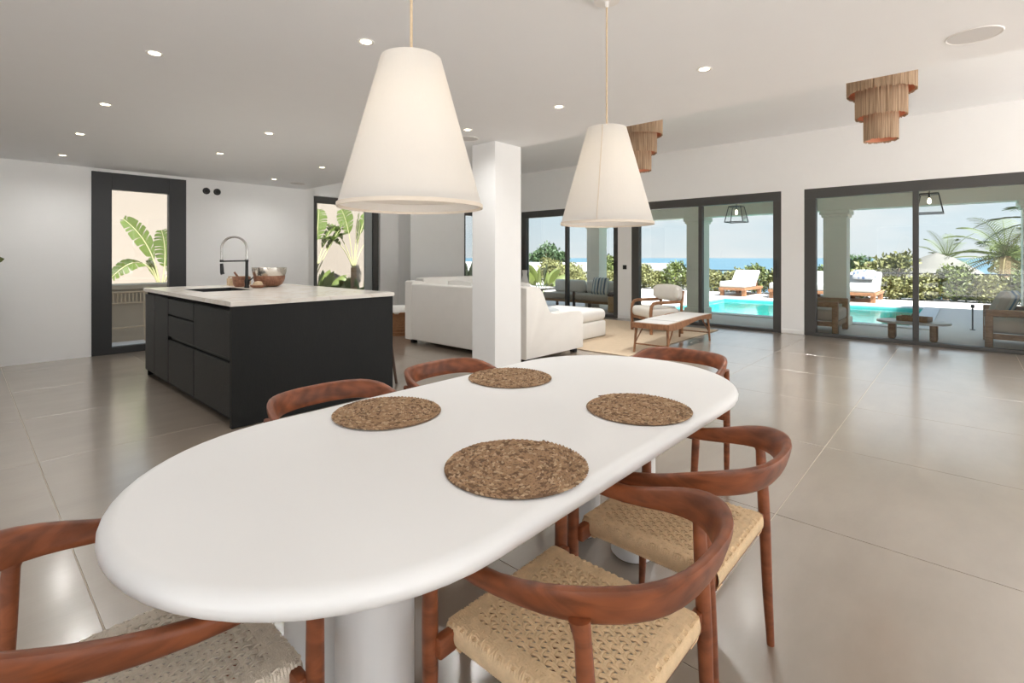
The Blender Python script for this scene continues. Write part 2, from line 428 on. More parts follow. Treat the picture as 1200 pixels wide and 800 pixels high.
def wall_x(mb, x0, x1, y0, y1, z1, holes, z0=0):
    """wall slab spanning y0..y1 with holes (ya,yb,za,zb)"""
    cur = y0
    for (a, b, za, zb) in sorted(holes):
        if a > cur: mb.box(x0, cur, z0, x1, a, z1)
        if za > z0: mb.box(x0, a, z0, x1, b, za)
        if zb < z1: mb.box(x0, a, zb, x1, b, z1)
        cur = b
    if cur < y1: mb.box(x0, cur, z0, x1, y1, z1)
def wall_y(mb, y0, y1, x0, x1, z1, holes, z0=0):
    cur = x0
    for (a, b, za, zb) in sorted(holes):
        if a > cur: mb.box(cur, y0, z0, a, y1, z1)
        if za > z0: mb.box(a, y0, z0, b, y1, za)
        if zb < z1: mb.box(a, y0, zb, b, y1, z1)
        cur = b
    if cur < x1: mb.box(cur, y0, z0, x1, y1, z1)
mb = MB(); wall_x(mb, XW, XWO, YB, YVO, ZH + .25, [D1 + (0, DH), D2 + (0, DH), D3 + (0, DH)])
tag(mb.build('wall_pool', 'wall', smooth=0), 'white plaster wall holding the three dark sliding doors', 'wall', kind='structure')
KD = (1.184, 2.266)
mb = MB(); wall_y(mb, YK, YKO, XB, XS + .056, ZC + .3, [KD + (0, 2.447)])
mb.box(XS - .2, YKO, 0, XS + .056, YVO, ZH + .25)
tag(mb.build('wall_kitchen', 'wall', smooth=0), 'white plaster kitchen wall with one narrow glazed door', 'wall', kind='structure')
W2, W3 = (4.41, 5.83), (8.16, 9.25)
mb = MB(); wall_y(mb, YV, YVO, XS + .056, XWO, ZH + .25, [W2 + (0, 2.45), W3 + (0, 2.45)])
mb.box(6.28, 8.50, 0, 7.77, YV, ZH)
tag(mb.build('wall_living', 'wall', smooth=0), 'white living room wall with a projecting chimney breast between windows', 'wall', kind='structure')
mb = MB(); wall_x(mb, XB - .25, XB, YB, YKO, ZC + .3, [(-3.3, 2.4, 0, 2.42)])  # unseen wall; its opening is added to let daylight in
tag(mb.build('wall_side', 'wall', smooth=0), 'unseen white wall behind the dining table, opening added to admit daylight', 'wall', kind='structure')
mb = MB(); wall_y(mb, YB - .25, YB, XB, XWO, ZH + .25, [(-3.1, .4, 0, 2.42), (.7, 4.0, 0, 2.42), (4.4, 9.2, 0, 3.2)])  # openings made up so sun reaches the floor and bounces upward
tag(mb.build('wall_back', 'wall', smooth=0), 'unseen white wall beside the dining area, wide openings added to admit sunlight', 'wall', kind='structure')
mb = MB().box(XB, YB, ZC, XS, YK, ZC + .12).box(XS - .12, YB, ZC + .12, XS, YVO, ZH + .25)
tag(mb.build('ceiling', 'ceiling', smooth=0), 'low white ceiling over dining and kitchen, stepping up at its edge', 'ceiling', kind='structure')
mb = MB().box(XS, YB, ZH, XW, YV, ZH + .25)
tag(mb.build('ceiling_living', 'ceiling', smooth=0), 'raised white ceiling over the living room', 'ceiling', kind='structure')
mb = MB().box(XS - .3, YB - .3, ZH + .25, XWO + .05, YVO + .02, ZH + .38).box(XB - .5, YB - .3, ZC + .3, XS - .12, YKO + .02, ZC + .42)
tag(mb.build('roof', 'white_out', smooth=0), 'flat white villa roof above the raised ceiling', 'roof', kind='structure')
mb = MB().box(3.67, 3.55, 0, XS, 3.885, ZC)
tag(mb.build('wall_column', 'wall', smooth=0), 'square white plaster column rising from floor to ceiling behind the table', 'column', kind='structure')
# thin white skirting
mb = MB()
for a, b in ((YB, D3[0]), (D3[1], D2[0]), (D2[1], D1[0]), (D1[1], YV)): mb.box(XW - .012, a + .002, 0.001, XW, b - .002, .07, .003, 1)
tag(mb.build('baseboard_pool', 'white_metal'), 'low white skirting along the sliding door wall', 'skirting', kind='structure')

# ------------------------------------------------------------------ sliding doors and windows
def sliding_door(nm, label, Y0, Y1, mull, jl, jr, handle_at):
    d = thing(nm, label, 'sliding door', (XW, 0, 0), kind='structure')
    f = lambda y0, z0, y1, z1, x0=.0, x1=.12, n='frame_bar', m='frame': MB().box(x0, y0, z0, x1, y1, z1, .004, 1).build(n, m, d)
    f(Y0, 2.295, Y1, DH, n='head_rail'); f(Y0, 0, Y1, .05, n='sill_track')
    f(Y1 - jl, .05, Y1, 2.295, n='jamb'); f(Y0, .05, Y0 + jr, 2.295, n='jamb')
    f(mull - .035, .05, mull + .035, 2.295, -.004, .10, n='mullion')
    for a, b, dx in ((Y0 + jr, mull - .035, .05), (mull + .035, Y1 - jl, .08)):
        MB().box(dx, a, .05, dx + .012, b, 2.295).build('pane', 'glass', d, smooth=0)
    h = MB().box(-.03, handle_at - .012, .95, -.005, handle_at + .012, 1.22, .005, 2).build('handle', 'frame_dark', d)
sliding_door('door_1', 'dark framed sliding glass door beside the living sofa', D1[0], D1[1], 6.945, .14, .11, 5.63)
sliding_door('door_2', 'dark framed sliding glass door behind the living armchair', D2[0], D2[1], 3.78, .17, .13, 2.43)
sliding_door('door_3', 'dark framed sliding glass door facing the outdoor coffee table', D3[0], D3[1], .548, .17, .15, -.8)
d = thing('door_4', 'narrow glazed door with wide charcoal frame in the kitchen wall', 'door', (0, YK, 0), kind='structure')
for n_, a, z0, b, z1 in (('jamb', KD[0], 0, 1.397, 2.447), ('jamb', 2.052, 0, KD[1], 2.447), ('head_rail', 1.397, 2.222, 2.052, 2.447), ('bottom_rail', 1.397, 0, 2.052, .091)):
    MB().box(a, -.012, z0, b, .10, z1, .003, 1).build(n_, 'frame_dark', d)
MB().box(1.397, .04, .091, 2.052, .052, 2.222).build('pane', 'glass', d, smooth=0)
def window(nm, label, X0, X1, mat='frame', side=None):
    d = thing(nm, label, 'window', (0, YV, 0), kind='structure')
    b = lambda n, x0, z0, x1, z1, y0=.06, y1=.16, m=mat: MB().box(x0, y0, z0, x1, y1, z1, .003, 1).build(n, m, d)
    b('head_rail', X0, 2.33, X1, 2.45); b('sill_track', X0, 0, X1, .06)
    b('jamb', X0, .06, X0 + .10, 2.33); b('jamb', X1 - .09, .06, X1, 2.33)
    if side: b('side_panel', X1 - .30, .06, X1 - .13, 2.33, .09, .13, 'steel_grey'); b('stile', X1 - .13, .06, X1 - .09, 2.33)
    MB().box(X0 + .10, .10, .06, X1 - (.30 if side else .09), .112, 2.33).build('pane', 'glass', d, smooth=0)
plain('steel_grey', (.34, .37, .37), .45, var=.03)
window('window_1', 'tall dark framed window looking onto the banana palms', W2[0], W2[1], side=True)
window('window_2', 'tall dark framed window right of the chimney breast', W3[0], W3[1])

# ------------------------------------------------------------------ dining table
TCX, TCY, TR, TZ = 1.38, 1.225, .545, .748
TL = 2.40
tb = thing('dining_table', 'long white stadium shaped dining table on four round posts', 'dining table', (TCX, TCY, 0))
def stadium(half, r, n=28):
    pts = []
    for k in range(n + 1): a = -PI / 2 + PI * k / n; pts.append((half + r * math.cos(a), r * math.sin(a)))
    for k in range(n + 1): a = PI / 2 + PI * k / n; pts.append((-half + r * math.cos(a), r * math.sin(a)))
    return pts
def tabletop():
    mb = MB(); half = TL / 2 - TR; prof = []
    th, e = .056, .030
    for k in range(9): a = PI / 2 * k / 8; prof.append((-e * 1.15 + e * 1.15 * math.sin(a), -th * .46 + th * .46 * math.cos(a)))
    for k in range(1, 9): a = PI / 2 * k / 8; prof.append((-e * 1.0 + e * 1.0 * math.cos(a), -th * .46 - th * .54 * math.sin(a)))
    rings = []
    for (dr, dz) in prof: rings.append([mb.bm.verts.new((x, y, TZ + dz)) for x, y in stadium(half, TR + dr)])
    n = len(rings[0])
    for A, B in zip(rings[:-1], rings[1:]):
        for k in range(n): mb.bm.faces.new((A[k], B[k], B[(k + 1) % n], A[(k + 1) % n]))
    mb.bm.faces.new(rings[0]); mb.bm.faces.new(rings[-1][::-1])
    return mb.build('tabletop', 'table_white', tb, 30)
tabletop()
for lx in (-.685, .615):
    for ly in (-.14, .14):
        MB().lathe([(0, 0.006), (.086, .006), (.088, .012), (.095, .016), (.095, .6925), (0, .6925)], 40, (lx, ly, 0)).build('leg', 'table_white', tb)
        MB().lathe([(0, 0), (.084, 0), (.084, .007), (0, .007)], 32, (lx, ly, 0)).build('foot_plate', 'steel', tb)

# ------------------------------------------------------------------ dining chairs
def chair_proto():
    c = thing('dining_chair', 'x', 'chair')
    # bent backrest rail
    pts, rad = [], []
    hw, back, tip = .260, -.08, .240
    path = [(-hw + .012, tip), (-hw + .006, tip - .06), (-hw, tip - .13), (-hw - .004, tip - .2), (-hw - .004, tip - .26)]
    n = 22
    arc = [(-(hw + .004) * math.copysign(abs(math.cos(PI * k / n)) ** .80, math.cos(PI * k / n)), back - .255 * abs(math.sin(PI * k / n)) ** .80) for k in range(n + 1)]
    full = path + arc + [(-x, y) for x, y in reversed(path)]
    for (x, y) in full:
        t = max(0, min(1, (.03 - y) / .33))
        s = t * t * (3 - 2 * t)
        zc = .646 + .054 * s
        hh = .020 + .020 * s
        pts.append((x, y, zc)); rad.append((.0175 - .0035 * s, hh))
    mb = MB().tube(pts, rad, 14, True, up=(0, 0, 1), power=3.2)
    # lean the back rail outward with height
    for v in mb.bm.verts:
        t = max(0, min(1, (tip - v.co.y) / (tip + .322))); k = (v.co.z - .70) * .30 * t
        v.co.x *= 1 + k / .28; v.co.y -= k if v.co.y < 0 else 0
    mb.build('back_rail', 'walnut', c, 50)
    for sx in (-1, 1):
        MB().tube([(sx * .251, .208, .640), (sx * .252, .207, .47), (sx * .251, .208, .38), (sx * .243, .217, .16), (sx * .240, .222, 0)],
                  [.0170, .0190, .0190, .0160, .012], 12).build('leg', 'walnut', c, 40)
        MB().tube([(sx * .256, -.208, .672), (sx * .255, -.215, .64), (sx * .252, -.224, .50), (sx * .251, -.230, .38), (sx * .247, -.240, .16), (sx * .244, -.250, 0)],
                  [(.022, .016), .0155, .0185, .0185, .0155, .012], 12).build('leg', 'walnut', c, 40)
    MB().box(-.25, .172, .388, .25, .198, .437, .006, 2).build('seat_rail', 'walnut', c)
    MB().box(-.25, -.232, .388, .25, -.206, .437, .006, 2).build('seat_rail', 'walnut', c)
    # woven cord seat
    hx, y0, y1, zt, zb = .212, -.240, .205, .452, .392
    def rope_edge(mb, p, q, inward):
        """rounded edge wrapped with vertical cord: ridged profile swept from p to q"""
        p, q, inw = Vector(p), Vector(q), Vector(inward)
        d = (q - p); Ln = d.length; d.normalize(); pitch = .0072; m = int(Ln / pitch); N = m * 2 + 1
        prof = []
        for k in range(11):
            a = PI * k / 10; prof.append((.017 - .017 * math.sin(a), (zt + zb) / 2 + (zt - zb) / 2 * math.cos(a)))
        prof = [(.05, zt)] + prof + [(.05, zb)]
        rings = []
        for i in range(N + 1):
            w = .0017 if i % 2 else 0
            base = p + d * (Ln * i / N)
            rings.append([mb.bm.verts.new(base + inw * (a + w) + Vector((0, 0, z - (w if z > .42 else -w)))) for a, z in prof])
        for A, B in zip(rings[:-1], rings[1:]):
            for k in range(len(prof) - 1): mb.bm.faces.new((A[k], A[k + 1], B[k + 1], B[k]))
    mb = MB()
    rope_edge(mb, (-hx, y0 + .006, 0), (-hx, y1 - .006, 0), (1, 0, 0)); rope_edge(mb, (hx, y0 + .006, 0), (hx, y1 - .006, 0), (-1, 0, 0))
    rope_edge(mb, (-hx + .006, y0, 0), (hx - .006, y0, 0), (0, 1, 0)); rope_edge(mb, (-hx + .006, y1, 0), (hx - .006, y1, 0), (0, -1, 0))
    mb.build('cord_edge', 'cord', c, 60)
    mb = MB()
    nx, ny = 25, 22
    xs = [-hx + .016 + (2 * hx - .032) * i / (nx - 1) for i in range(nx)]; ys = [y0 + .016 + (y1 - y0 - .032) * j / (ny - 1) for j in range(ny)]
    zmid = zt - .0045
    for i, x in enumerate(xs):            # pairs of cord running front to back
        for off in (-.0031, .0031):
            P = [(x + off, y0 + .004, zmid - .002)]
            for j, y in enumerate(ys): P.append((x + off, y, zmid + (.0042 if (i + j) % 2 else -.0030)))
            P.append((x + off, y1 - .004, zmid - .002))
            mb.tube(P, .0030, 5, False, up=(0, 0, 1))
    for j, y in enumerate(ys):            # single flat cords side to side
        P = [(-hx + .004, y, zmid - .002)]
        for i, x in enumerate(xs): P.append((x, y, zmid + (-.0030 if (i + j) % 2 else .0042)))
        P.append((hx - .004, y, zmid - .002))
        mb.tube(P, [(.0048, .0026)] * len(P), 5, False, up=(0, 0, 1))
    mb.build('woven_seat', 'cord', c, 70)
    return c
cp = chair_proto()
CH = [((.292, 1.255), -90, 'walnut armchair with pale grey cord seat drawn up to a rounded table end'),
      ((.980, .705), 0, 'walnut armchair with tan cord seat on the open floor side, facing the black island'),
      ((1.590, .735), 0, 'walnut armchair with tan cord seat on the open floor side, facing the white column'),
      ((2.67, 1.245), 90, 'walnut armchair at the table head that faces away from the pool doors'),
      ((1.72, 1.800), 180, 'walnut armchair tucked in between the table and the white column'),
      ((1.06, 1.785), 180, 'walnut armchair tucked in between the table and the black island')]
for i, ((x, y), a, lb) in enumerate(CH):
    o = cp if i == 0 else copy_tree(cp)
    o.location = (x, y, 0); o.rotation_euler = (0, 0, R(a)); o['label'] = lb; o['group'] = 'walnut armchairs around the dining table'
# the head chair has a paler greyer cord
for ch in cp.children:
    if ch.name.split('.')[0] in ('cord_edge', 'woven_seat'):
        ch.data = ch.data.copy(); ch.data.materials[0] = MATS['cord_pale']

# ------------------------------------------------------------------ placemats
def placemat_mesh():
    mb = MB(); turns = 13; r0, r1 = .010, .186; pitch = (r1 - r0) / turns
    th = 0.0; k = 0
    while True:
        r = r0 + pitch * th / (2 * PI)
        if r > r1: break
        step = .0135 / max(r, .012)
        for sgn in (-1, 1):                   # herringbone pair of blades
            rr = r + sgn * pitch * .25; tang = Vector((-math.sin(th), math.cos(th), 0)); rad = Vector((math.cos(th), math.sin(th), 0))
            d = (tang * .82 + rad * sgn * .55).normalized(); s_ = Vector((-d.y, d.x, 0)); c = rad * rr + Vector((0, 0, .0045))
            hl, hw, hz = .0105, .0042 + rng.uniform(-.0006, .0006), .0030
            tilt = Vector((0, 0, rng.uniform(.0, .0018)))
            p = [c - d * hl, c - d * hl * .3 + s_ * hw, c + d * hl * .5 + s_ * hw * .8, c + d * hl + tilt, c + d * hl * .5 - s_ * hw * .8, c - d * hl * .3 - s_ * hw]
            b = [mb.bm.verts.new(q) for q in p]; t = [mb.bm.verts.new(c + d * x_ * hl + Vector((0, 0, hz)) + tilt) for x_ in (-.35, .45)]
            mi = rng.choice((0, 0, 0, 1, 2))
            for f in ((0, 1, 't0'), (1, 2, 't1', 't0'), (2, 3, 't1'), (3, 4, 't1'), (4, 5, 't0', 't1'), (5, 0, 't0')):
                mb.bm.faces.new([t[int(q[1])] if isinstance(q, str) else b[q] for q in f]).material_index = mi
        th += step; k += 1
    return mb
def placemat(loc, rot, label, first=[None]):
    g = 'round braided placemats on the dining table'
    if first[0] is None:
        t = thing('placemat', label, 'placemat', group=g)
        br = placemat_mesh().build('braid', 'seagrass_light', t, 50); br.data.materials.append(MATS['seagrass']); br.data.materials.append(MATS['seagrass_pale'])
        MB().lathe([(0, .0005), (.183, .0005), (.187, .003), (.183, .0052), (0, .0052)], 48).build('base_weave', 'seagrass', t)
        first[0] = t
    else: t = copy_tree(first[0])
    t.location = (loc[0], loc[1], TZ); t.rotation_euler = (0, 0, rot); t['label'] = label
placemat((.990, .883), .3, 'round seagrass placemat laid for the open-side chair opposite the island')
placemat((1.664, .885), 1.4, 'round seagrass placemat laid for the open-side chair opposite the column')
placemat((1.702, 1.546), 2.9, 'round seagrass placemat laid for the chair beside the white column')
placemat((1.030, 1.526), 4.2, 'round seagrass placemat laid for the chair beside the black island')

# ------------------------------------------------------------------ pendant lamps
def pendant(x, y, zb, label, seam):
    t = thing('pendant_lamp', label, 'pendant lamp', (x, y, zb), group='linen cone pendants above the dining table')
    h, rb, rt = .437, .209, .088
    sh = MB().lathe([(rb, .0), (rt, h), (rt - .003, h), (rb - .003, .0)], 64, closed=True).build('shade', 'linen_shade', t, 40)
    MB().lathe([(rb + .0015, -.002), (rb + .0015, .009), (rb - .0045, .009), (rb - .0045, -.002)], 64, closed=True).build('bottom_hem', 'shade_seam', sh)
    ca, sa = math.cos(seam), math.sin(seam)
    MB().tube([((rb + .001) * ca, (rb + .001) * sa, .005), ((rt + .001) * ca, (rt + .001) * sa, h - .003)], .0022, 6).build('seam', 'shade_seam', sh)
    MB().lathe([(0, .028), (rb - .014, .028), (rb - .014, .031), (0, .031)], 48).build('diffuser', 'linen_shade', t)
    MB().tube([(0, 0, h - .05), (0, 0, ZC - zb - .02)], .0042, 8).build('cable', 'cord_cable', t)
    mb = MB()
    for k in range(3): a = 2 * PI * k / 3; mb.tube([(0, 0, h - .03), ((rt - .002) * math.cos(a), (rt - .002) * math.sin(a), h - .01)], .002, 6)
    mb.build('spider_fitting', 'white_metal', t)
    MB().lathe([(0, h - .10), (.02, h - .10), (.02, h - .03), (0, h - .03)], 16).build('lamp_holder', 'white_metal', t)
    MB().lathe([(0, h - .19), (.022, h - .18), (.032, h - .15), (.022, h - .11), (0, h - .10)], 16).build('bulb', 'bulb', t)
    zc = ZC - zb
    MB().lathe([(0, zc - .05), (.008, zc - .05), (.010, zc - .026), (.058, zc - .022), (.060, zc), (0, zc)], 32).build('ceiling_rose', 'white_metal', t)
    light('pendant_light', 'POINT', t, (0, 0, .17), .26, (1, .96, .90), .035)
pendant(.898, 1.212, 1.448, 'white linen cone pendant hanging over the table end beside the island', 2.2)
pendant(1.985, 1.212, 1.452, 'white linen cone pendant hanging over the table end nearest the sliding doors', PI + .35)

# ------------------------------------------------------------------ recessed downlights and ceiling speakers
DL = {(1.51, 2.45): 'small recessed downlight in the ceiling between pendant and island', (3.18, 3.43): 'small recessed downlight beside the top of the white column',
      (3.18, 2.375): 'small recessed downlight between the white column and the pendant by the doors', (3.16, 1.22): 'small recessed downlight between the pendant and the ceiling step',
      (3.22, 7.77): 'small recessed downlight next to the ceiling speaker at the kitchen corner', (.82, 7.77): 'small recessed downlight close to the blank kitchen wall beside the door',
      (2.0, 4.94): 'small recessed downlight above the plain end of the island', (2.01, 6.31): 'small recessed downlight above the island sink', (3.22, 6.28): 'small recessed downlight above the aisle between island and sofa',
      (.77, 3.50): 'small recessed downlight over the floor between table and island drawers', (.77, 4.95): 'small recessed downlight over the aisle beside the island drawers', (.79, 6.31): 'small recessed downlight over the aisle beside the tall island doors'}
def downlights(pts, z=ZC, power=LAMP_W, cone=165, label='added downlight out of view in the low white ceiling'):
    proto = None
    for (x, y) in pts:
        if proto is None:
            t = proto = thing('downlight', label, 'downlight', group='recessed ceiling downlights')
            MB().lathe([(.030, -.001), (.044, -.004), (.046, 0), (.030, .0)], 28, closed=True).build('trim_ring', 'white_metal', t)
            MB().lathe([(0, -.0015), (.030, -.0015), (.030, -.0005), (0, -.0005)], 20).build('lens', 'lamp_lens', t)
            light('downlight_beam', 'SPOT', t, (0, 0, -.012), power, (1, .985, .965), .04, cone)
        else: t = copy_tree(proto)
        t.location = (x, y, z); t['label'] = DL.get((x, y), label)
downlights([(.77, 3.50), (.77, 4.95), (.79, 6.31), (.82, 7.77), (2.0, 4.94), (2.01, 6.31), (3.22, 7.77), (3.22, 6.28), (1.51, 2.45), (3.18, 3.43), (3.18, 2.375), (3.16, 1.22),
            (-1.2, 3.4), (-1.2, 6.0), (1.2, -1.6), (3.1, -1.6), (-1.2, -1.2)])  # this row: extra lamps out of view, added to fill the room
downlights([(5.6, -1.0), (7.0, -1.0), (5.4, 2.1), (7.0, 2.1), (6.7, 5.4)], ZH, 108.0, 122, 'added downlight hidden from view in the raised living room ceiling')  # invented lamps hidden above the ceiling step, brighten the living room
def speaker(x, y, r, label):
    t = thing('ceiling_speaker', label, 'ceiling speaker', (x, y, ZC), group='round ceiling speakers')
    MB().lathe([(r - .006, -.002), (r, -.005), (r + .004, 0), (r - .006, 0)], 48, closed=True).build('rim', 'white_metal', t)
    MB().lathe([(0, -.003), (r - .006, -.0025), (r - .006, -.0005), (0, -.0005)], 48).build('grille', 'speaker_grille', t)
speaker(3.645, -.035, .115, 'round ceiling speaker with flat grille near the raised ceiling edge')
speaker(3.66, 7.93, .115, 'round ceiling speaker close to the kitchen wall corner')
speaker(3.42, 3.68, .10, 'round ceiling speaker beside the top of the white column')

# ------------------------------------------------------------------ raffia tiered lamps on the raised ceiling
def raffia_lamp(x, y, label):
    t = thing('raffia_lamp', label, 'ceiling lamp', (x, y, ZH), group='tiered raffia lamps on the raised ceiling')
    zz = 0.0
    for (r, z0, z1) in ((.300, 0, -.40), (.225, -.33, -.645), (.150, -.58, -.89)):
        n = 150; mb = MB(); prev = None; vs = []
        for k in range(n):
            a = 2 * PI * k / n; rr = r * (1 + rng.uniform(-.018, .018)); e = rng.uniform(-.008, .008)
            c, s_ = math.cos(a), math.sin(a)
            vs.append([mb.bm.verts.new((rr * c, rr * s_, z0)), mb.bm.verts.new((rr * 1.005 * c, rr * 1.005 * s_, (z0 + z1) / 2)), mb.bm.verts.new((rr * c, rr * s_, z1 + e)),
                       mb.bm.verts.new(((r - .014) * c, (r - .014) * s_, z1 + .01)), mb.bm.verts.new(((r - .014) * c, (r - .014) * s_, z0))])
        for k in range(n):
            A, B = vs[k], vs[(k + 1) % n]
            for q in range(4): mb.bm.faces.new((A[q], B[q], B[q + 1], A[q + 1]))
            mb.bm.faces.new((A[4], B[4], B[0], A[0]))
        tier = mb.build('fringe_tier', 'raffia', t, 25)
        MB().lathe([(r - .016, z1 + .012), (r - .020, z1 + .012), (r - .020, z0 - .01), (r - .016, z0 - .01)], 64, closed=True).build('lining', 'raffia_inner', tier)
        MB().lathe([(r - .10 if r > .2 else .02, z0 - .004), (r - .016, z0 - .004), (r - .016, z0 - .010), (r - .10 if r > .2 else .02, z0 - .010)], 48, closed=True).build('tier_disc', 'raffia_inner', tier)
    for (z, r) in ((-.24, .262), (-.54, .188)):
        for k in range(6):
            a = 2 * PI * (k + .3) / 6
            light('raffia_glow', 'POINT', t, (r * math.cos(a), r * math.sin(a), z), .035, (1, .70, .5), .01)
    light('raffia_glow', 'POINT', t, (0, 0, -.74), .08, (1, .75, .55), .02)
raffia_lamp(6.5, .655, 'three tier raffia fringe lamp above the door onto the outdoor table')
raffia_lamp(6.5, 3.42, 'three tier raffia fringe lamp above the living room bench')

# ------------------------------------------------------------------ wall switch and wall sockets
t = thing('wall_switch', 'small dark switch plate on the wall between two sliding doors', 'switch', (XW, 5.405, 1.10))
MB().box(-.010, -.045, -.045, 0, .045, .045, .004, 2).build('plate', 'frame_dark', t)
MB().box(-.014, -.03, -.03, -.009, .03, .03, .002, 1).build('rocker', 'black_metal', t)
for x, lb in ((2.532, 'round black wall fitting closest to the glazed kitchen door'), (2.68, 'round black wall fitting set further from the kitchen door')):
    t = thing('wall_fitting', lb, 'wall fitting', (x, YK, 2.313), group='two round black fittings on the kitchen wall')
    mb = MB().lathe([(0, 0), (.050, 0), (.050, .012), (.044, .018), (.034, .018), (.030, .010), (0, .010)], 28)
    for v in mb.bm.verts: v.co = Vector((v.co.x, -v.co.z, v.co.y))
    mb.build('collar', 'black_metal', t)
    mb = MB().lathe([(0, .010), (.014, .012), (.012, .024), (0, .026)], 16)
    for v in mb.bm.verts: v.co = Vector((v.co.x, -v.co.z, v.co.y))
    mb.build('hub', 'black_gap', t)

# ------------------------------------------------------------------ kitchen island
IX0, IX1, IY0, IY1 = 1.397, 2.835, 4.122, 6.74
isl = thing('kitchen_island', 'black kitchen island with drawers on its side and plain end panel', 'kitchen island', ((IX0 + IX1) / 2, (IY0 + IY1) / 2, 0))
def ib(n, x0, y0, z0, x1, y1, z1, m='island_black', bev=.002, par=None):
    o = MB().box(x0, y0, z0, x1, y1, z1, bev, 1).build(n, m, isl)
    o.location = (-(IX0 + IX1) / 2, -(IY0 + IY1) / 2, 0)
    return o
ib('end_panel', IX0 - .004, IY0, .002, IX1, IY0 + .045, .93)
ib('end_panel', IX0 + .02, IY1 - .03, .002, IX1, IY1, .93)
ib('carcass', IX0 + .03, IY0 + .045, .06, 2.42, IY1 - .03, .905, 'black_gap')
ib('plinth', IX0 + .07, IY0 + .045, .002, 2.38, IY1 - .03, .07, 'black_gap')
ib('back_panel', 2.42, IY0 + .045, .02, 2.44, IY1 - .03, .93)
FX0, FX1 = IX0, IX0 + .022
for y0, y1, z0, z1, nm in ((6.36, 6.735, .07, .90, 'cabinet_door'), (5.85, 6.352, .07, .90, 'cabinet_door'),
                           (5.05, 5.838, .745, .895, 'drawer'), (5.05, 5.838, .53, .728, 'drawer'), (4.172, 5.04, .53, .895, 'drawer'),
                           (5.05, 5.838, .075, .492, 'drawer'), (4.172, 5.04, .075, .492, 'drawer')):
    ib(nm, FX0, y0, z0, FX1, y1, z1, 'island_wood_black', .002)
ib('finger_rail', IX0 + .027, 4.172, .495, IX0 + .035, 5.838, .528, 'black_metal')
wt = MB()
SX0, SX1, SY0, SY1 = 1.60, 2.06, 5.50, 6.10
def ring_slab(mb, x0, y0, x1, y1, hx0, hy0, hx1, hy1, z0, z1):
    mb.box(x0, y0, z0, x1, hy0, z1).box(x0, hy1, z0, x1, y1, z1).box(x0, hy0, z0, hx0, hy1, z1).box(hx1, hy0, z0, x1, hy1, z1)
ring_slab(wt, IX0 - .016, IY0 - .016, IX1 + .01, IY1 + .016, SX0, SY0, SX1, SY1, .931, .967)
tag(wt.build('worktop', 'worktop', smooth=0), 'pale veined stone worktop lying on the black island', 'worktop')
mb = MB()
e_ = .0015
mb.box(SX0 + e_, SY0 + e_, .74, SX1 - e_, SY1 - e_, .745).box(SX0 + e_, SY0 + e_, .745, SX0 + .012, SY1 - e_, .9685).box(SX1 - .012, SY0 + e_, .745, SX1 - e_, SY1 - e_, .9685).box(SX0 + .012, SY0 + e_, .745, SX1 - .012, SY0 + .012, .9685).box(SX0 + .012, SY1 - .012, .745, SX1 - .012, SY1 - e_, .9685)
tk = thing('kitchen_sink', 'black rectangular sink sunk into the pale worktop', 'sink', (1.83, 5.80, .74))
o = mb.build('basin', 'black_metal', tk, 0); o.location = (-1.83, -5.80, -.74)
o = MB().lathe([(0, .7455), (.045, .7455), (.045, .748), (0, .748)], 20, (1.83, 5.8, 0)).build('drain', 'steel', tk); o.location = (-1.83, -5.80, -.74)
# tap
FXY = (2.16, 5.93)
t = thing('kitchen_tap', 'black spring neck kitchen tap with steel hose arch by the sink', 'tap', (FXY[0], FXY[1], .967))
ax = Vector((-.72, .69, 0)).normalized()
MB().lathe([(0, 0), (.026, 0), (.026, .012), (.021, .02), (.021, .05), (.024, .06), (.024, .085), (.017, .10), (.015, .285), (.018, .29), (.018, .315), (0, .315)], 20).build('column', 'black_metal', t)
arch = [Vector((0, 0, .31)) + Vector((0, 0, .13)) * (k / 4) for k in range(4)]
for k in range(17):
    a = PI * k / 16; arch.append(ax * (.135 - .135 * math.cos(a)) + Vector((0, 0, .44 + .125 * math.sin(a))))
for k in range(1, 5): arch.append(ax * .27 + Vector((0, 0, .44 - .135 * k / 4)))
MB().tube(arch, .0095, 10).build('hose_arch', 'steel', t)
mb = MB()
for i in range(0, len(arch) * 5 - 5):
    j, f = divmod(i, 5); p = arch[j].lerp(arch[j + 1], f / 5); q = arch[j].lerp(arch[j + 1], f / 5 + .1)
    mb.tube([p, p + (q - p).normalized() * .0035], .0122, 8)
mb.build('spring', 'steel', t)
MB().tube([Vector((0, 0, .30)), ax * .27 + Vector((0, 0, .295))], .008, 10).build('support_arm', 'black_metal', t)
MB().lathe([(.0105, -.012), (.018, -.012), (.018, .014), (.0105, .014)], 16, (ax.x * .27, ax.y * .27, .297), closed=True).build('clip_ring', 'black_metal', t)
MB().tube([ax * .27 + Vector((0, 0, .27)), ax * .265 + Vector((0, 0, .17)), ax * .258 + Vector((0, 0, .15))], [.016, .020, .021], 14).build('spray_head', 'black_metal', t)
MB().tube([Vector((.0, 0, .07)), Vector((.05, .03, .085)), Vector((.085, .05, .11))], [.010, .008, .007], 10).build('lever', 'black_metal', t)
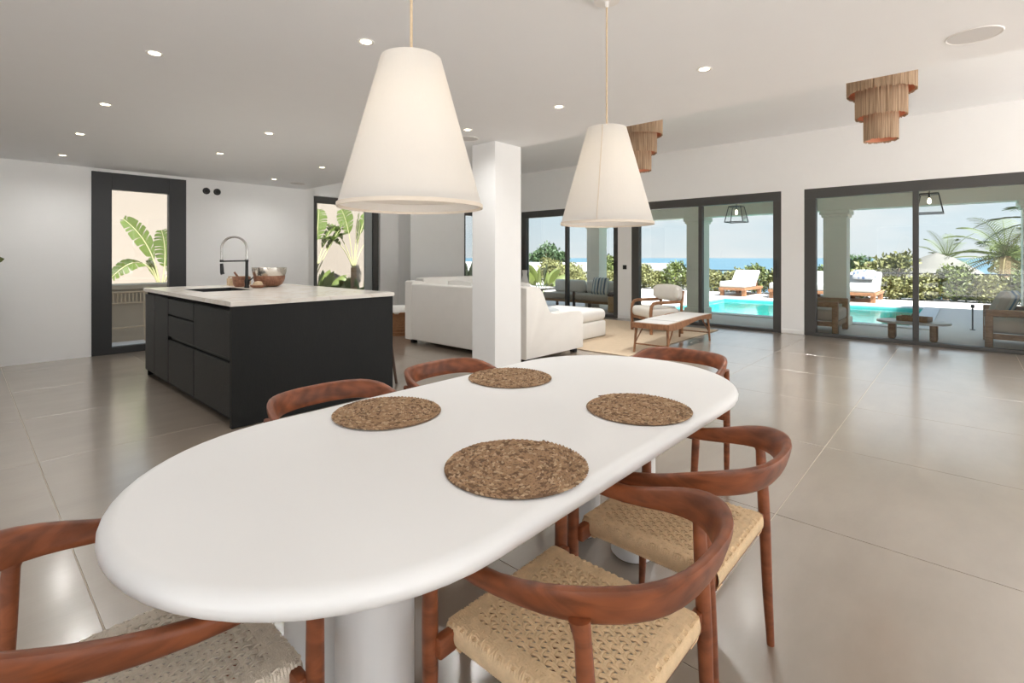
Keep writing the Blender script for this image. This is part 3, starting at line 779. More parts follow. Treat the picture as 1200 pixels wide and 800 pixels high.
# bowls
def bowl_prof(r, h, foot, th=.006):
    out = [(0, 0), (foot, 0)] + [(foot + (r - foot) * math.sin(PI / 2 * k / 8) ** .9, h * (1 - math.cos(PI / 2 * k / 8)) ) for k in range(1, 9)]
    return out + [(r - th, h)] + [(max(0, foot + (r - th - foot) * math.sin(PI / 2 * k / 8) ** .9), th + (h - th) * (1 - math.cos(PI / 2 * k / 8))) for k in range(7, 0, -1)] + [(0, th)]
t = thing('wooden_bowl', 'round brown wooden bowl carrying the silver bowl on the worktop', 'bowl', (2.44, 6.02, .967))
MB().lathe(bowl_prof(.17, .125, .07, .012), 36).build('bowl_body', 'bowl_wood', t)
t = thing('silver_bowl', 'hammered silver mixing bowl resting inside the wooden bowl', 'bowl', (2.44, 6.02, 1.018))
MB().lathe(bowl_prof(.185, .17, .07, .004), 40).build('bowl_body', 'silver', t)
for k in range(6): a = 2 * PI * k / 6; MB().tube([(.184 * math.cos(a + .0), .184 * math.sin(a), .168), (.20 * math.cos(a + .1), .20 * math.sin(a + .1), .150), (.184 * math.cos(a + .2), .184 * math.sin(a + .2), .162)], .004, 6).build('rim_loop', 'silver', t)
t = thing('wooden_mortar', 'dark reddish wooden mortar standing next to the wooden bowl', 'mortar', (2.19, 6.17, .967))
MB().lathe(bowl_prof(.095, .115, .06, .014), 28).build('mortar_body', 'bowl_wood', t)
MB().tube([(.02, .01, .03), (-.06, .05, .17)], [.016, .010], 10).build('pestle', 'bowl_wood', t)
t = thing('nut_dish', 'small wooden dish with a pale lid in front of the bowls', 'dish', (2.235, 5.82, .967))
MB().lathe([(0, 0), (.05, 0), (.075, .02), (.08, .032), (.072, .032), (0, .015)], 26).build('dish_body', 'bowl_wood', t)
MB().lathe([(0, .018), (.055, .018), (.05, .05), (.035, .07), (0, .075)], 22).build('lid', 'pale_wood', t)
t = thing('wooden_caddy', 'pale wooden caddy standing behind the sink', 'caddy', (2.30, 6.56, .967))
MB().box(-.12, -.05, 0, .12, .05, .012).box(-.12, -.05, .012, -.108, .05, .085).box(.108, -.05, .012, .12, .05, .085).box(-.108, -.05, .012, .108, -.04, .085).box(-.108, .04, .012, .108, .05, .085).build('caddy_box', 'pale_wood', t)
MB().box(-.12, -.006, .085, -.108, .006, .10).box(.108, -.006, .085, .12, .006, .10).box(-.12, -.006, .10, .12, .006, .112, .003, 1).build('caddy_handle', 'pale_wood', t)
# bar stool tucked behind the island
t = thing('bar_stool', 'dark wooden bar stool tucked under the island worktop', 'stool', (2.85, 4.57, 0))
MB().box(-.165, -.165, .60, .165, .165, .635, .012, 3).build('seat', 'dark_wood', t)
for sx in (-1, 1):
    for sy in (-1, 1): MB().tube([(sx * .14, sy * .14, .605), (sx * .20, sy * .20, 0)], [.019, .013], 10).build('leg', 'dark_wood', t)
for sx in (-1, 1):
    MB().tube([(sx * .179, -.179, .2), (sx * .179, .179, .2)], .009, 8).build('stretcher', 'dark_wood', t)
    MB().tube([(-.174, sx * .174, .26), (.174, sx * .174, .26)], .009, 8).build('stretcher', 'dark_wood', t)

# ------------------------------------------------------------------ living room
rg = MB().box(5.9, 3.28, 0.001, 9.15, 7.2, .012, .004, 1).build('rug', 'rug')
tag(rg, 'flat beige woven rug under the living room seating', 'rug')
sf = thing('sofa', 'long cream linen sofa with sweeping arm beside the white column', 'sofa', (4.62, 3.94, 0))
SL = 2.46; SD = 1.22
prof = [(0, .06), (SD, .06), (SD, .50)]
for k in range(9): a = k / 8; prof.append((SD - .06 - a * .62, .565 + .012 * math.sin(PI * a)))
for k in range(1, 13):
    a = k / 12; s_ = a * a * (3 - 2 * a); prof.append((SD - .68 - .30 * a, .565 + .36 * s_ ** 1.15))
prof += [(.18, .945), (.03, .95), (0, .93)]
MB().prism(prof, .0, .17, 'y', .012, 2).build('arm', 'sofa_linen', sf, 40)
MB().prism([(a, b) for a, b in prof], SL - .17, SL, 'y', .012, 2).build('arm', 'sofa_linen', sf, 40)
MB().box(0, .165, .06, .22, SL - .165, .905, .02, 3).build('back_panel', 'sofa_linen', sf, 40)
MB().box(.20, .17, .06, SD - .02, SL - .17, .30, .02, 2).build('base', 'sofa_linen', sf)
for k in range(3):
    y = .175 + k * .703; MB().box(.22, y, .30, SD, y + .70, .46, .05, 4).build('seat_cushion', 'sofa_white', sf, 50)
for sx, sy in ((.1, .1), (SD - .1, .1), (.1, SL - .1), (SD - .1, SL - .1)): MB().box(sx - .035, sy - .035, .001, sx + .035, sy + .035, .062).build('foot', 'dark_floor_gap', sf)
CUSH = [((4.98, 4.42, .72), (.55, .55, .22), (R(76), 0, R(96)), 'sofa_white', 'plump white square pillow leaning on the sofa back near its arm'),
        ((5.00, 5.50, .70), (.55, .55, .2), (R(74), 0, R(88)), 'sofa_white', 'plump white square pillow leaning mid sofa'),
        ((5.46, 4.40, .545), (.60, .42, .15), (R(8), 0, R(12)), 'cushion_grey', 'pale grey cushion lying flat on the sofa seat')]
for loc, s_, rt, m, lb in CUSH:
    o = MB().cushion(0, 0, 0, *s_).build('cushion', m, None, 60, loc, rt); tag(o, lb, 'cushion')
t = thing('lounge_chaise', 'low cream rounded chaise standing beyond the sofa arm', 'chaise', (6.72, 4.92, 0))
MB().box(-.50, -.50, .013, .50, .50, .27, .03, 3).build('base', 'sofa_white', t, 50)
MB().box(-.51, -.51, .27, .51, .51, .46, .08, 5).build('seat_cushion', 'sofa_white', t, 50)
t = thing('lounge_sofa_corner', 'cream corner seat with low back facing the chimney breast', 'corner seat', (6.45, 7.35, 0))
MB().box(-.55, -.40, .05, .95, .45, .42, .03, 3).build('base', 'sofa_white', t)
MB().box(-.55, .25, .42, .95, .50, .92, .04, 3).build('back_panel', 'sofa_linen', t)
MB().box(.75, -.40, .42, .95, .25, .88, .04, 3).build('arm', 'cushion_grey', t)  # grey puts the shaded look of the inner arm into its colour
# basket
t = thing('wicker_basket', 'brown wicker basket filled with white towels near the island', 'basket', (5.02, 7.10, 0))
MB().lathe([(0, .0), (.17, 0), (.185, .06), (.20, .20), (.205, .375), (.212, .385), (.205, .395), (.192, .39), (.188, .2), (.16, .03), (0, .03)], 36).build('woven_body', 'wicker', t)
mb = MB()
for k in range(7): mb.lathe([(.192 + .004 * k - .002, .05 + k * .05), (.203 + .002 * k, .06 + k * .05), (.192 + .004 * k, .07 + k * .05)], 36)
mb.build('weave_band', 'wicker', t)
MB().cushion(0, 0, .40, .40, .36, .20, None, 8, 3).build('towel', 'sofa_white', t, 60)

# coffee bench with stone slats
t = thing('low_bench', 'long wooden low table with pale stone top and crossed stretchers', 'low table', (7.07, 3.17, 0), R(3))
BW, BL, BH = .50, 1.72, .425
# undulating side aprons carry an inlaid top
N = 24
def wave(x): return .018 * math.sin((x / BL) * 2 * PI * 1.0 + .6)
for sy in (-1, 1):
    mb = MB(); rows = []
    for k in range(N + 1):
        x = -BL / 2 + BL * k / N; w = wave(x)
        rows.append([mb.bm.verts.new((x, sy * BW / 2 - .014, BH - .07 + w * 1.4)), mb.bm.verts.new((x, sy * BW / 2 + .014, BH - .07 + w * 1.4)), mb.bm.verts.new((x, sy * BW / 2 + .014, BH + w * .3)), mb.bm.verts.new((x, sy * BW / 2 - .014, BH + w * .3))])
    for A, B in zip(rows[:-1], rows[1:]):
        for q in range(4): mb.bm.faces.new((A[q], A[(q + 1) % 4], B[(q + 1) % 4], B[q]))
    mb.bm.faces.new(rows[0]); mb.bm.faces.new(rows[-1][::-1])
    mb.build('apron', 'teak', t, 40)
for sx in (-1, 1): MB().box(sx * BL / 2 - .014, -BW / 2, BH - .075, sx * BL / 2 + .014, BW / 2, BH - .004, .003, 1).build('end_apron', 'teak', t)
for k in range(5):
    x0 = -BL / 2 + .016 + k * (BL - .032) / 5
    MB().box(x0 + .002, -BW / 2 + .016, BH - .03, x0 + (BL - .032) / 5 - .002, BW / 2 - .016, BH + .004 + .006 * math.sin(k * 1.3), .003, 1).build('slab', 'stone_top', t)
for sx in (-1, 1):
    for sy in (-1, 1):
        MB().tube([(sx * (BL / 2 - .06), sy * (BW / 2 - .03), BH - .03), (sx * (BL / 2 - .02), sy * (BW / 2 - .01), 0)], [.021, .014], 10).build('leg', 'teak', t)
        MB().tube([(sx * (BL / 2 - .028), sy * (BW / 2 - .016), .13), (sx * (BL / 2 - .30), sy * (BW / 2 - .04), BH - .05)], .009, 8).build('brace', 'teak', t)
    MB().tube([(sx * (BL / 2 - .028), -BW / 2 + .016, .13), (sx * (BL / 2 - .028), BW / 2 - .016, .13)], .010, 8).build('stretcher', 'teak', t)
# armchair
t = thing('lounge_armchair', 'wood framed armchair with plump cream seat and rounded back cushion', 'armchair', (8.22, 4.02, .012), R(-123.5))
t.scale = (.92, .80, .98)
# local: front is -y
for sx in (-1, 1):
    MB().tube([(sx * .36, -.36, 0), (sx * .36, -.37, .36), (sx * .36, -.355, .47), (sx * .36, -.31, .525), (sx * .36, -.22, .54), (sx * .36, .10, .545), (sx * .36, .36, .55)], [(.028, .028)] * 7, 8, True, power=4).build('arm_frame', 'teak', t, 40)
    MB().tube([(sx * .36, .36, 0), (sx * .36, .36, .5), (sx * .35, .40, .74)], [(.026, .03)] * 3, 8, True, power=4).build('rear_post', 'teak', t, 40)
MB().box(-.36, -.36, .22, .36, -.32, .29, .006, 1).build('front_rail', 'teak', t)
MB().box(-.36, .33, .22, .36, .37, .29, .006, 1).build('rear_rail', 'teak', t)
MB().box(-.335, -.40, .27, .335, .33, .45, .07, 5).build('seat_cushion', 'boucle', t, 60)
mb = MB()
bp_ = [(-.40, .20, .69), (-.36, .28, .69), (-.2, .34, .69), (0, .355, .69), (.2, .34, .69), (.36, .28, .69), (.40, .20, .69)]
mb.tube(bp_, [(.04, .08), (.08, .13), (.09, .145), (.09, .15), (.09, .145), (.08, .13), (.04, .08)], 14, True, up=(0, 0, 1), power=2.6)
mb.build('back_cushion', 'boucle', t, 60)
t = thing('tall_vase', 'slim white ceramic vase on the floor beside the corner glass door', 'vase', (9.30, 7.98, 0))
MB().lathe([(0, 0), (.10, 0), (.13, .12), (.125, .40), (.09, .72), (.055, .88), (.065, 1.0), (.058, 1.0), (.046, .88), (0, .86)], 28).build('vase_body', 'white_metal', t)
# planter by the kitchen wall, leaf tips reach into view
def leaf_blade(mb, base, d, up, L, W, droop=.3, n=8, fold=.25):
    base = Vector(base); d = Vector(d).normalized(); side = d.cross(Vector(up)).normalized(); nrm = side.cross(d).normalized()
    rows = []
    for k in range(n + 1):
        s_ = k / n; c = base + d * L * s_ + Vector((0, 0, -1)) * droop * L * s_ * s_
        w = W * math.sin(PI * min(1, .06 + .94 * s_)) ** .75 * .5
        rows.append([mb.bm.verts.new(c + side * w + nrm * w * fold), mb.bm.verts.new(c), mb.bm.verts.new(c - side * w + nrm * w * fold)])
    for A, B in zip(rows[:-1], rows[1:]):
        mb.bm.faces.new((A[0], A[1], B[1], B[0])); mb.bm.faces.new((A[1], A[2], B[2], B[1]))
t = thing('potted_plant', 'leafy green plant in a grey planter against the kitchen wall', 'plant', (.00, 8.05, 0))
MB().lathe([(0, 0), (.13, 0), (.15, .05), (.245, .86), (.25, .90), (.235, .90), (.22, .84), (0, .82)], 36).build('planter', 'pot_grey', t)
lr = random.Random(3)
for k in range(14):
    a = 2 * PI * k / 14 * 2.4 + lr.uniform(-.2, .2); el = lr.uniform(.35, 1.2)
    dd = Vector((math.cos(a) * math.cos(el), math.sin(a) * math.cos(el), math.sin(el)))
    if dd.y > .35: dd.y = .2
    mb = MB(); Ls = .08 + .03 * (k % 3)
    mb.tube([(0, 0, .82), Vector((0, 0, .84)) + dd * Ls], .005, 6); leaf_blade(mb, Vector((0, 0, .84)) + dd * Ls, dd, (0, 0, 1), .17, .08, .35)
    mb.build('leaf', 'leaf', t, 60)
mb = MB(); mb.tube([(0, 0, .84), (.05, -.06, 1.1), (.14, -.1, 1.25)], .005, 6); leaf_blade(mb, (.14, -.1, 1.25), (.95, -.1, .22), (.1, .95, 0), .22, .11, .05); mb.build('leaf', 'leaf', t, 60)

# ------------------------------------------------------------------ outdoors: ground, terrace, pool, sea
PX0, PX1, PY0, PY1 = 12.0, 16.45, .75, 5.75
mb = MB()
x0, x1, y0, y1 = XWO - .02, 19.5, -14, 14
mb.box(x0, y0, -.3, PX0, y1, -.004).box(PX1, y0, -.3, x1, y1, -.004).box(PX0, y0, -.3, PX1, PY0, -.004).box(PX0, PY1, -.3, PX1, y1, -.004)
tag(mb.build('terrace_floor', 'deck', smooth=0), 'pale stone terrace paving around the swimming pool', 'terrace', kind='structure')
mb = MB().box(-60, -60, -.4, x0, YB - .25, -.02).box(-60, YVO, -.4, x0, 60, -.02).box(-60, YB - .25, -.4, XB - .25, YVO, -.02).box(x0, 14, -.4, 21, 60, -.02).box(x0, -60, -.4, 21, -14, -.02).box(19.5, -14, -.4, 21, 14, -.03)
tag(mb.build('garden_ground', 'deck_pale', smooth=0), 'pale gravel garden ground around the villa', 'ground', kind='structure')
raw('hillside', [(21, -200, -.05), (21, 200, -.05), (60, 200, -4), (60, -200, -4), (400, -800, -45), (400, 800, -45)], [(0, 3, 2, 1), (3, 4, 5, 2)], 'hill')
tag(bpy.data.objects['hillside'], 'green hillside dropping away to the sea', 'hillside', kind='structure')
raw('sea', [(300, -60000, -41), (60000, -60000, -41), (60000, 60000, -41), (300, 60000, -41)], [(0, 1, 2, 3)], 'sea')
tag(bpy.data.objects['sea'], 'flat blue sea reaching the horizon', 'sea', kind='structure')
pool = thing('swimming_pool', 'turquoise rectangular swimming pool with white coping', 'swimming pool', ((PX0 + PX1) / 2, (PY0 + PY1) / 2, 0))
pl = (-(PX0 + PX1) / 2, -(PY0 + PY1) / 2, 0)
mb = MB().box(PX0, PY0, -1.4, PX1, PY1, -1.3)
mb.box(PX0, PY0, -1.3, PX0 + .05, PY1, -.005).box(PX1 - .05, PY0, -1.3, PX1, PY1, -.005).box(PX0 + .05, PY0, -1.3, PX1 - .05, PY0 + .05, -.005).box(PX0 + .05, PY1 - .05, -1.3, PX1 - .05, PY1, -.005)
mb.build('basin', 'pool_tile', pool, 0, loc=pl)
MB().box(PX0 + .05, PY1 - 1.5, -1.3, PX1 - .05, PY1 - .05, -.45).build('ledge', 'pool_tile', pool, 0, loc=pl)
mb = MB(); ring_slab(mb, PX0 - .28, PY0 - .28, PX1 + .28, PY1 + .28, PX0 + .03, PY0 + .03, PX1 - .03, PY1 - .03, -.004, .022); mb.build('coping', 'white_out', pool, 0, loc=pl)
MB().quad((PX0 + .04, PY0 + .04, -.05), (PX1 - .04, PY0 + .04, -.05), (PX1 - .04, PY1 - .04, -.05), (PX0 + .04, PY1 - .04, -.05)).build('water', 'water', pool, 0, loc=pl)
# added block out of view, casts shade on the terrace past the outdoor seating
mb = MB().box(10.4, -16, -.02, 15.2, -4.2, 7.2)
tag(mb.build('wall_shade_block', 'white_out', smooth=0), 'tall white block added out of view to shade the terrace', 'wall', kind='structure')
# porch
mb = MB().box(XWO, -6, 2.75, 12.0, 7.55, 2.9)
tag(mb.build('porch_roof', 'render_out', smooth=0), 'pale flat porch roof over the terrace', 'roof', kind='structure')
mb = MB().box(11.33, -6, 2.22, 11.67, 7.53, 2.75)
tag(mb.build('porch_beam', 'render_out', smooth=0), 'pale rendered porch beam carried by square columns', 'beam', kind='structure')
for i, y in enumerate((7.33, 4.59, 1.86, -.87, -3.6)):
    c = thing('porch_column', 'square pale rendered porch column with stepped capital', 'column', (11.5, y, 0), group='porch columns along the terrace', kind='structure')
    MB().box(-.19, -.19, .16, .19, .19, 2.08).build('shaft', 'render_out', c, 0)
    MB().box(-.23, -.23, 0, .23, .23, .16, .008, 1).build('base', 'render_out', c, 0)
    MB().box(-.22, -.22, 2.08, .22, .22, 2.13, .008, 1).build('capital', 'render_out', c, 0)
    MB().box(-.25, -.25, 2.13, .25, .25, 2.22, .02, 2).build('capital', 'render_out', c, 0)
# lanterns
def lantern(y, label):
    t = thing('porch_lantern', label, 'lantern', (10.55, y, 2.02), group='black glass lanterns under the porch roof')
    b, tp, h = .175, .115, .31
    for sx in (-1, 1):
        for sy in (-1, 1): MB().tube([(sx * b, sy * b, 0), (sx * tp, sy * tp, h)], .008, 6).build('corner_bar', 'black_metal', t)
    for z, r in ((0, b), (h, tp)):
        for k in range(4):
            q = [(-r, -r), (r, -r), (r, r), (-r, r)]; p0, p1 = q[k], q[(k + 1) % 4]
            MB().tube([(p0[0], p0[1], z), (p1[0], p1[1], z)], .009, 6).build('rim_bar', 'black_metal', t)
    for k in range(4):
        qb = [(-b, -b), (b, -b), (b, b), (-b, b)]; qt = [(-tp, -tp), (tp, -tp), (tp, tp), (-tp, tp)]
        MB().quad(qb[k] + (.004,), qb[(k + 1) % 4] + (.004,), qt[(k + 1) % 4] + (h - .004,), qt[k] + (h - .004,)).build('pane', 'lantern_glass', t, 0)
    MB().box(-tp, -tp, h, tp, tp, h + .012).build('cap', 'black_metal', t)
    MB().tube([(0, 0, h + .01), (0, 0, .73)], .007, 8).build('rod', 'black_metal', t)
    MB().lathe([(0, h - .06), (.014, h - .06), (.014, h), (0, h)], 12).build('lamp_holder', 'black_metal', t)
    MB().lathe([(0, h - .16), (.02, h - .15), (.028, h - .12), (.016, h - .07), (0, h - .06)], 14).build('bulb', 'bulb', t)
lantern(3.426, 'black framed glass lantern hanging outside the door behind the armchair')
lantern(.43, 'black framed glass lantern hanging outside above the outdoor coffee table')

# ------------------------------------------------------------------ terrace furniture
def outdoor_chair(label, loc, rz, width=.95, dep=.82):
    t = thing('terrace_armchair', label, 'armchair', loc, rz)           # front is -y
    w = width / 2
    for sx in (-1, 1):
        MB().box(sx * w - .045, -dep / 2, 0, sx * w + .045, -dep / 2 + .09, .50, .012, 2).build('leg', 'oak', t)
        MB().box(sx * w - .045, dep / 2 - .09, 0, sx * w + .045, dep / 2, .62, .012, 2).build('leg', 'oak', t)
        MB().box(sx * w - .05, -dep / 2, .46, sx * w + .05, dep / 2, .56, .02, 3).build('arm', 'oak', t)
    MB().box(-w + .045, -dep / 2 + .02, .13, w - .045, -dep / 2 + .06, .21, .005, 1).build('front_rail', 'oak', t)
    MB().box(-w + .045, dep / 2 - .07, .13, w - .045, dep / 2 - .03, .62, .005, 1).build('back_frame', 'oak', t)
    for sx in (-1, 1): MB().box(sx * (w - .03) - .015, -dep / 2 + .09, .13, sx * (w - .03) + .015, dep / 2 - .09, .21).build('side_rail', 'oak', t)
    MB().box(-w + .06, -dep / 2 + .01, .21, w - .06, dep / 2 - .10, .41, .05, 4).build('seat_cushion', 'taupe_cushion', t, 50)
    MB().box(-w + .07, dep / 2 - .26, .40, w - .07, dep / 2 - .07, .74, .06, 4).build('back_cushion', 'taupe_cushion', t, 50)
    return t
outdoor_chair('oak terrace armchair with taupe cushions and bare seat by the porch column', (10.41, 1.99, 0), 0)
outdoor_chair('oak terrace armchair with taupe cushions under a striped blue throw', (10.45, -.62, 0), PI)
# throw draped over the back of the second chair
def draped():
    mb = MB(); nx, ny = 18, 16; g = []
    for j in range(ny + 1):
        s_ = j / ny * 1.25 - .45; row = []
        for i in range(nx + 1):
            x = -.40 + .80 * i / nx
            if s_ < 0: y, z = -.15 + .0, .78 + s_ * .75
            else: y, z = -.15 - min(s_, .28), .78 - max(0, s_ - .28) * .8
            if 0 <= s_ < .28: z += .05 * math.sin(PI * s_ / .28)
            row.append(mb.bm.verts.new((x, y + .015 * math.sin(i * 1.1 + j * .4), z + .012 * math.sin(i * .9))))
        g.append(row)
    for j in range(ny):
        for i in range(nx): mb.bm.faces.new((g[j][i], g[j][i + 1], g[j + 1][i + 1], g[j + 1][i]))
    o = mb.build('throw_blanket', 'throw_stripes', None, 60, (10.45, -.66, .0))
    m = o.modifiers.new('thickness', 'SOLIDIFY'); m.thickness = .012; m.offset = 1
    tag(o, 'blue and cream striped throw draped over the terrace armchair back', 'throw')
draped()
o = MB().cushion(0, 0, 0, .50, .46, .20).build('cushion', 'throw_stripes', None, 60, (10.62, -.44, .60), (R(66), 0, R(160))); tag(o, 'blue and cream striped cushion propped in the terrace armchair with the throw', 'cushion')
t = thing('terrace_coffee_table', 'low oval wooden terrace table on thick slab legs', 'coffee table', (10.20, .62, 0))
poly = [(.33 * math.cos(2 * PI * k / 40), .47 * math.sin(2 * PI * k / 40)) for k in range(40)]
MB().prism(poly, .262, .295, 'z', .008, 2).build('top', 'stone_top', t, 40)
for sy in (-1, 1): MB().box(-.12, sy * .26 - .05, 0, .12, sy * .26 + .05, .263, .03, 3).build('leg', 'oak', t)
t = thing('serving_tray', 'wooden serving tray with dark handle on the terrace table', 'tray', (10.20, .60, .295), R(78))
MB().box(-.20, -.13, 0, .20, .13, .012, .003, 1).build('tray_base', 'oak', t)
for sy in (-1, 1): MB().box(-.20, sy * .124 - .008, .012, .20, sy * .124 + .008, .075, .003, 1).build('tray_side', 'oak', t)
for sx in (-1, 1): MB().box(sx * .192 - .008, -.124, .012, sx * .192 + .008, .124, .075, .003, 1).build('tray_end', 'oak', t)
MB().tube([(0, -.124, .07), (0, -.09, .115), (0, 0, .13), (0, .09, .115), (0, .124, .07)], .008, 8).build('tray_handle', 'dark_wood', t)
t = thing('garden_stake_light', 'thin dark stake light standing on the terrace', 'stake light', (12.3, -.10, -.004))
MB().lathe([(0, 0), (.04, 0), (.04, .01), (.012, .015), (.012, .40), (0, .40)], 14).build('stake', 'frame_dark', t)
MB().lathe([(0, .40), (.028, .40), (.028, .45), (.02, .46), (0, .46)], 14).build('lamp_head', 'frame_dark', t)
# terrace sofa behind the first door
t = thing('terrace_sofa', 'dark wood terrace sofa with taupe cushions seen past the living sofa', 'sofa', (10.75, 7.30, 0), R(-90))
for x in (-1.05, 0, 1.05):
    MB().box(x - .03, -.38, 0, x + .03, -.32, .46, .008, 1).build('leg', 'dark_wood', t); MB().box(x - .03, .32, 0, x + .03, .38, .62, .008, 1).build('leg', 'dark_wood', t)
for x in (-1.05, 1.05): MB().box(x - .035, -.38, .44, x + .035, .38, .48, .01, 2).build('arm', 'dark_wood', t)
MB().box(-1.05, -.36, .18, 1.05, .36, .24, .006, 1).build('seat_frame', 'oak', t); MB().box(-1.05, .34, .30, 1.05, .38, .60, .006, 1).build('back_frame', 'dark_wood', t)
for x in (-.51, .51):
    MB().box(x - .49, -.37, .24, x + .49, .30, .40, .05, 4).build('seat_cushion', 'taupe_cushion', t, 50)
    MB().box(x - .47, .12, .40, x + .47, .32, .72, .06, 4).build('back_cushion', 'pale_cushion', t, 50)
o = MB().cushion(0, 0, 0, .44, .44, .16).build('cushion', 'blue_stripes', None, 60, (10.70, 6.72, .60), (R(72), 0, R(-84))); tag(o, 'white and blue striped cushion on the dark wood terrace sofa', 'cushion')
t = thing('terrace_stool', 'square wicker terrace stool between sofa and door frame', 'stool', (10.35, 5.95, 0))
MB().box(-.22, -.22, .03, .22, .22, .40, .03, 3).build('woven_body', 'wicker_light', t); MB().box(-.23, -.23, .40, .23, .23, .47, .03, 3).build('seat_pad', 'dark_wood', t)

# sun loungers
def lounger_proto():
    t = thing('sun_lounger', 'x', 'sun lounger')                        # foot end at -x
    MB().box(-.98, -.44, .20, .98, .44, .29, .012, 1).build('frame', 'teak', t)
    for sx in (-.86, .80):
        for sy in (-.36, .36): MB().box(sx - .06, sy - .06, 0, sx + .06, sy + .06, .20, .006, 1).build('leg', 'teak', t)
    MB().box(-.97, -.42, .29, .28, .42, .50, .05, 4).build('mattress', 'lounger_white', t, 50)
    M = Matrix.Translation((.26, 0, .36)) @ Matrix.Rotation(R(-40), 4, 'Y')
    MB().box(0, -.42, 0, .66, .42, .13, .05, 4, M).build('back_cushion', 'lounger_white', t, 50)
    MB().tube([(.75, -.3, .24), (.68, -.3, .68)], .018, 8).build('prop', 'teak', t); MB().tube([(.75, .3, .24), (.68, .3, .68)], .018, 8).build('prop', 'teak', t)
    return t
lp = lounger_proto()
for i, y in enumerate((5.87, 4.30, 3.30, 2.33)):
    o = lp if i == 0 else copy_tree(lp)
    o.location = (18.58, y, -.004); o['group'] = 'white sun loungers across the pool'
    o['label'] = ['white cushioned sun lounger at the hedge end of the pool row', 'white cushioned sun lounger with nothing on it, second in the pool row', 'white cushioned sun lounger half hidden by a porch column', 'white sun lounger with a blue patterned pillow'][i]
o = MB().cushion(0, 0, 0, .40, .62, .16).build('cushion', 'blue_print', None, 60, (18.95, 2.33, .775), (0, R(-42), 0)); tag(o, 'blue and white patterned pillow on the last sun lounger', 'cushion')

# ------------------------------------------------------------------ planting
def foliage(mb, c, rx, ry, rz, n, size, r, asp=2.0, shell=.45):
    for _ in range(n):
        while True:
            v = Vector((r.uniform(-1, 1), r.uniform(-1, 1), r.uniform(-1, 1)))
            if shell < v.length < 1: break
        p = Vector(c) + Vector((v.x * rx, v.y * ry, v.z * rz))
        d = Vector((r.gauss(0, 1), r.gauss(0, 1), r.gauss(.3, 1))).normalized(); q = d.cross(Vector((r.gauss(0, 1), r.gauss(0, 1), r.gauss(0, 1)))).normalized()
        s_ = size * r.uniform(.6, 1.3)
        mb.bm.faces.new([mb.bm.verts.new(x) for x in (p, p + d * s_ * .5 + q * s_ / asp * .5, p + d * s_, p + d * s_ * .5 - q * s_ / asp * .5)])
def shrub_proto(seed, mat, h=.9, w=.55):
    r = random.Random(seed); t = thing('hedge_shrub', 'x', 'shrub')
    mb = MB(); foliage(mb, (0, 0, h * .5), w, w, h * .5, 1300, .125, r, 2.0, .3)
    for _ in range(5): foliage(mb, (r.uniform(-.3, .3), r.uniform(-.3, .3), h * r.uniform(.7, .95)), w * .4, w * .4, h * .22, 120, .12, r, shell=.1)
    mb.build('foliage', mat, t, 0)
    mb = MB(); mb.tube([(0, 0, 0), (.03, .02, h * .3), (.0, 0, h * .7)], [.03, .024, .01], 7)
    for _ in range(4): a = r.uniform(0, 6.3); mb.tube([(0, 0, h * .2), (.25 * math.cos(a), .25 * math.sin(a), h * .6)], [.014, .006], 5)
    mb.build('stem', 'bark', t)
    return t
SP = [shrub_proto(1, 'leaf_silver'), shrub_proto(2, 'leaf', 1.0, .6), shrub_proto(3, 'leaf_silver', .8, .6)]
SLB = ['silvery green bushy shrub in the hedge behind the pool', 'mid green upright shrub in the hedge behind the pool', 'low silvery green spreading shrub in the hedge behind the pool']
used = [False] * 3
def shrub(k, x, y, s_, z=-.03, lab=None, grp='hedge shrubs behind the pool'):
    if used[k]: o = copy_tree(SP[k])
    else: o = SP[k]; used[k] = True
    o.location = (x, y, z); o.scale = (s_, s_, s_); o.rotation_euler = (0, 0, rng.uniform(0, 6.28)); o['label'] = lab or SLB[k]; o['group'] = grp
hr = random.Random(11)
y = -4.6
while y < 12.0:
    shrub(hr.randrange(3), 20.2 + hr.uniform(-.15, .2), y, hr.uniform(.85, 1.05)); y += .80
for x, y, s_ in ((20.6, 12.6, 1.3), (19.6, 12.2, 1.1), (18.9, 11.4, .95)): shrub(1, x, y, s_, -.03, 'tall green shrub before the white boundary wall', 'shrubs by the white boundary wall')
for x, y, s_ in ((18.0, 13.0, 1.1), (17.4, 12.2, 1.0), (16.4, 11.6, .95), (16.9, 10.4, .9), (18.6, 14.3, 1.3)): shrub(0, x, y, s_, -.02, 'loose silvery shrub past the terrace sofa', 'shrubs past the terrace sofa')
# railing behind the hedge
f = thing('garden_railing', 'thin dark metal railing running behind the hedge', 'railing', (21.05, 4, -.03))
MB().box(-.02, -8, .80, .02, 5.6, .84).build('top_rail', 'frame_dark', f); MB().box(-.015, -8, .10, .015, 5.6, .13).build('bottom_rail', 'frame_dark', f)
mb = MB()
for k in range(98): mb.box(-.008, -7.9 + k * .138, .13, .008, -7.884 + k * .138, .80)
o = mb.build('balusters', 'frame_dark', f, 0); o['kind'] = 'stuff'
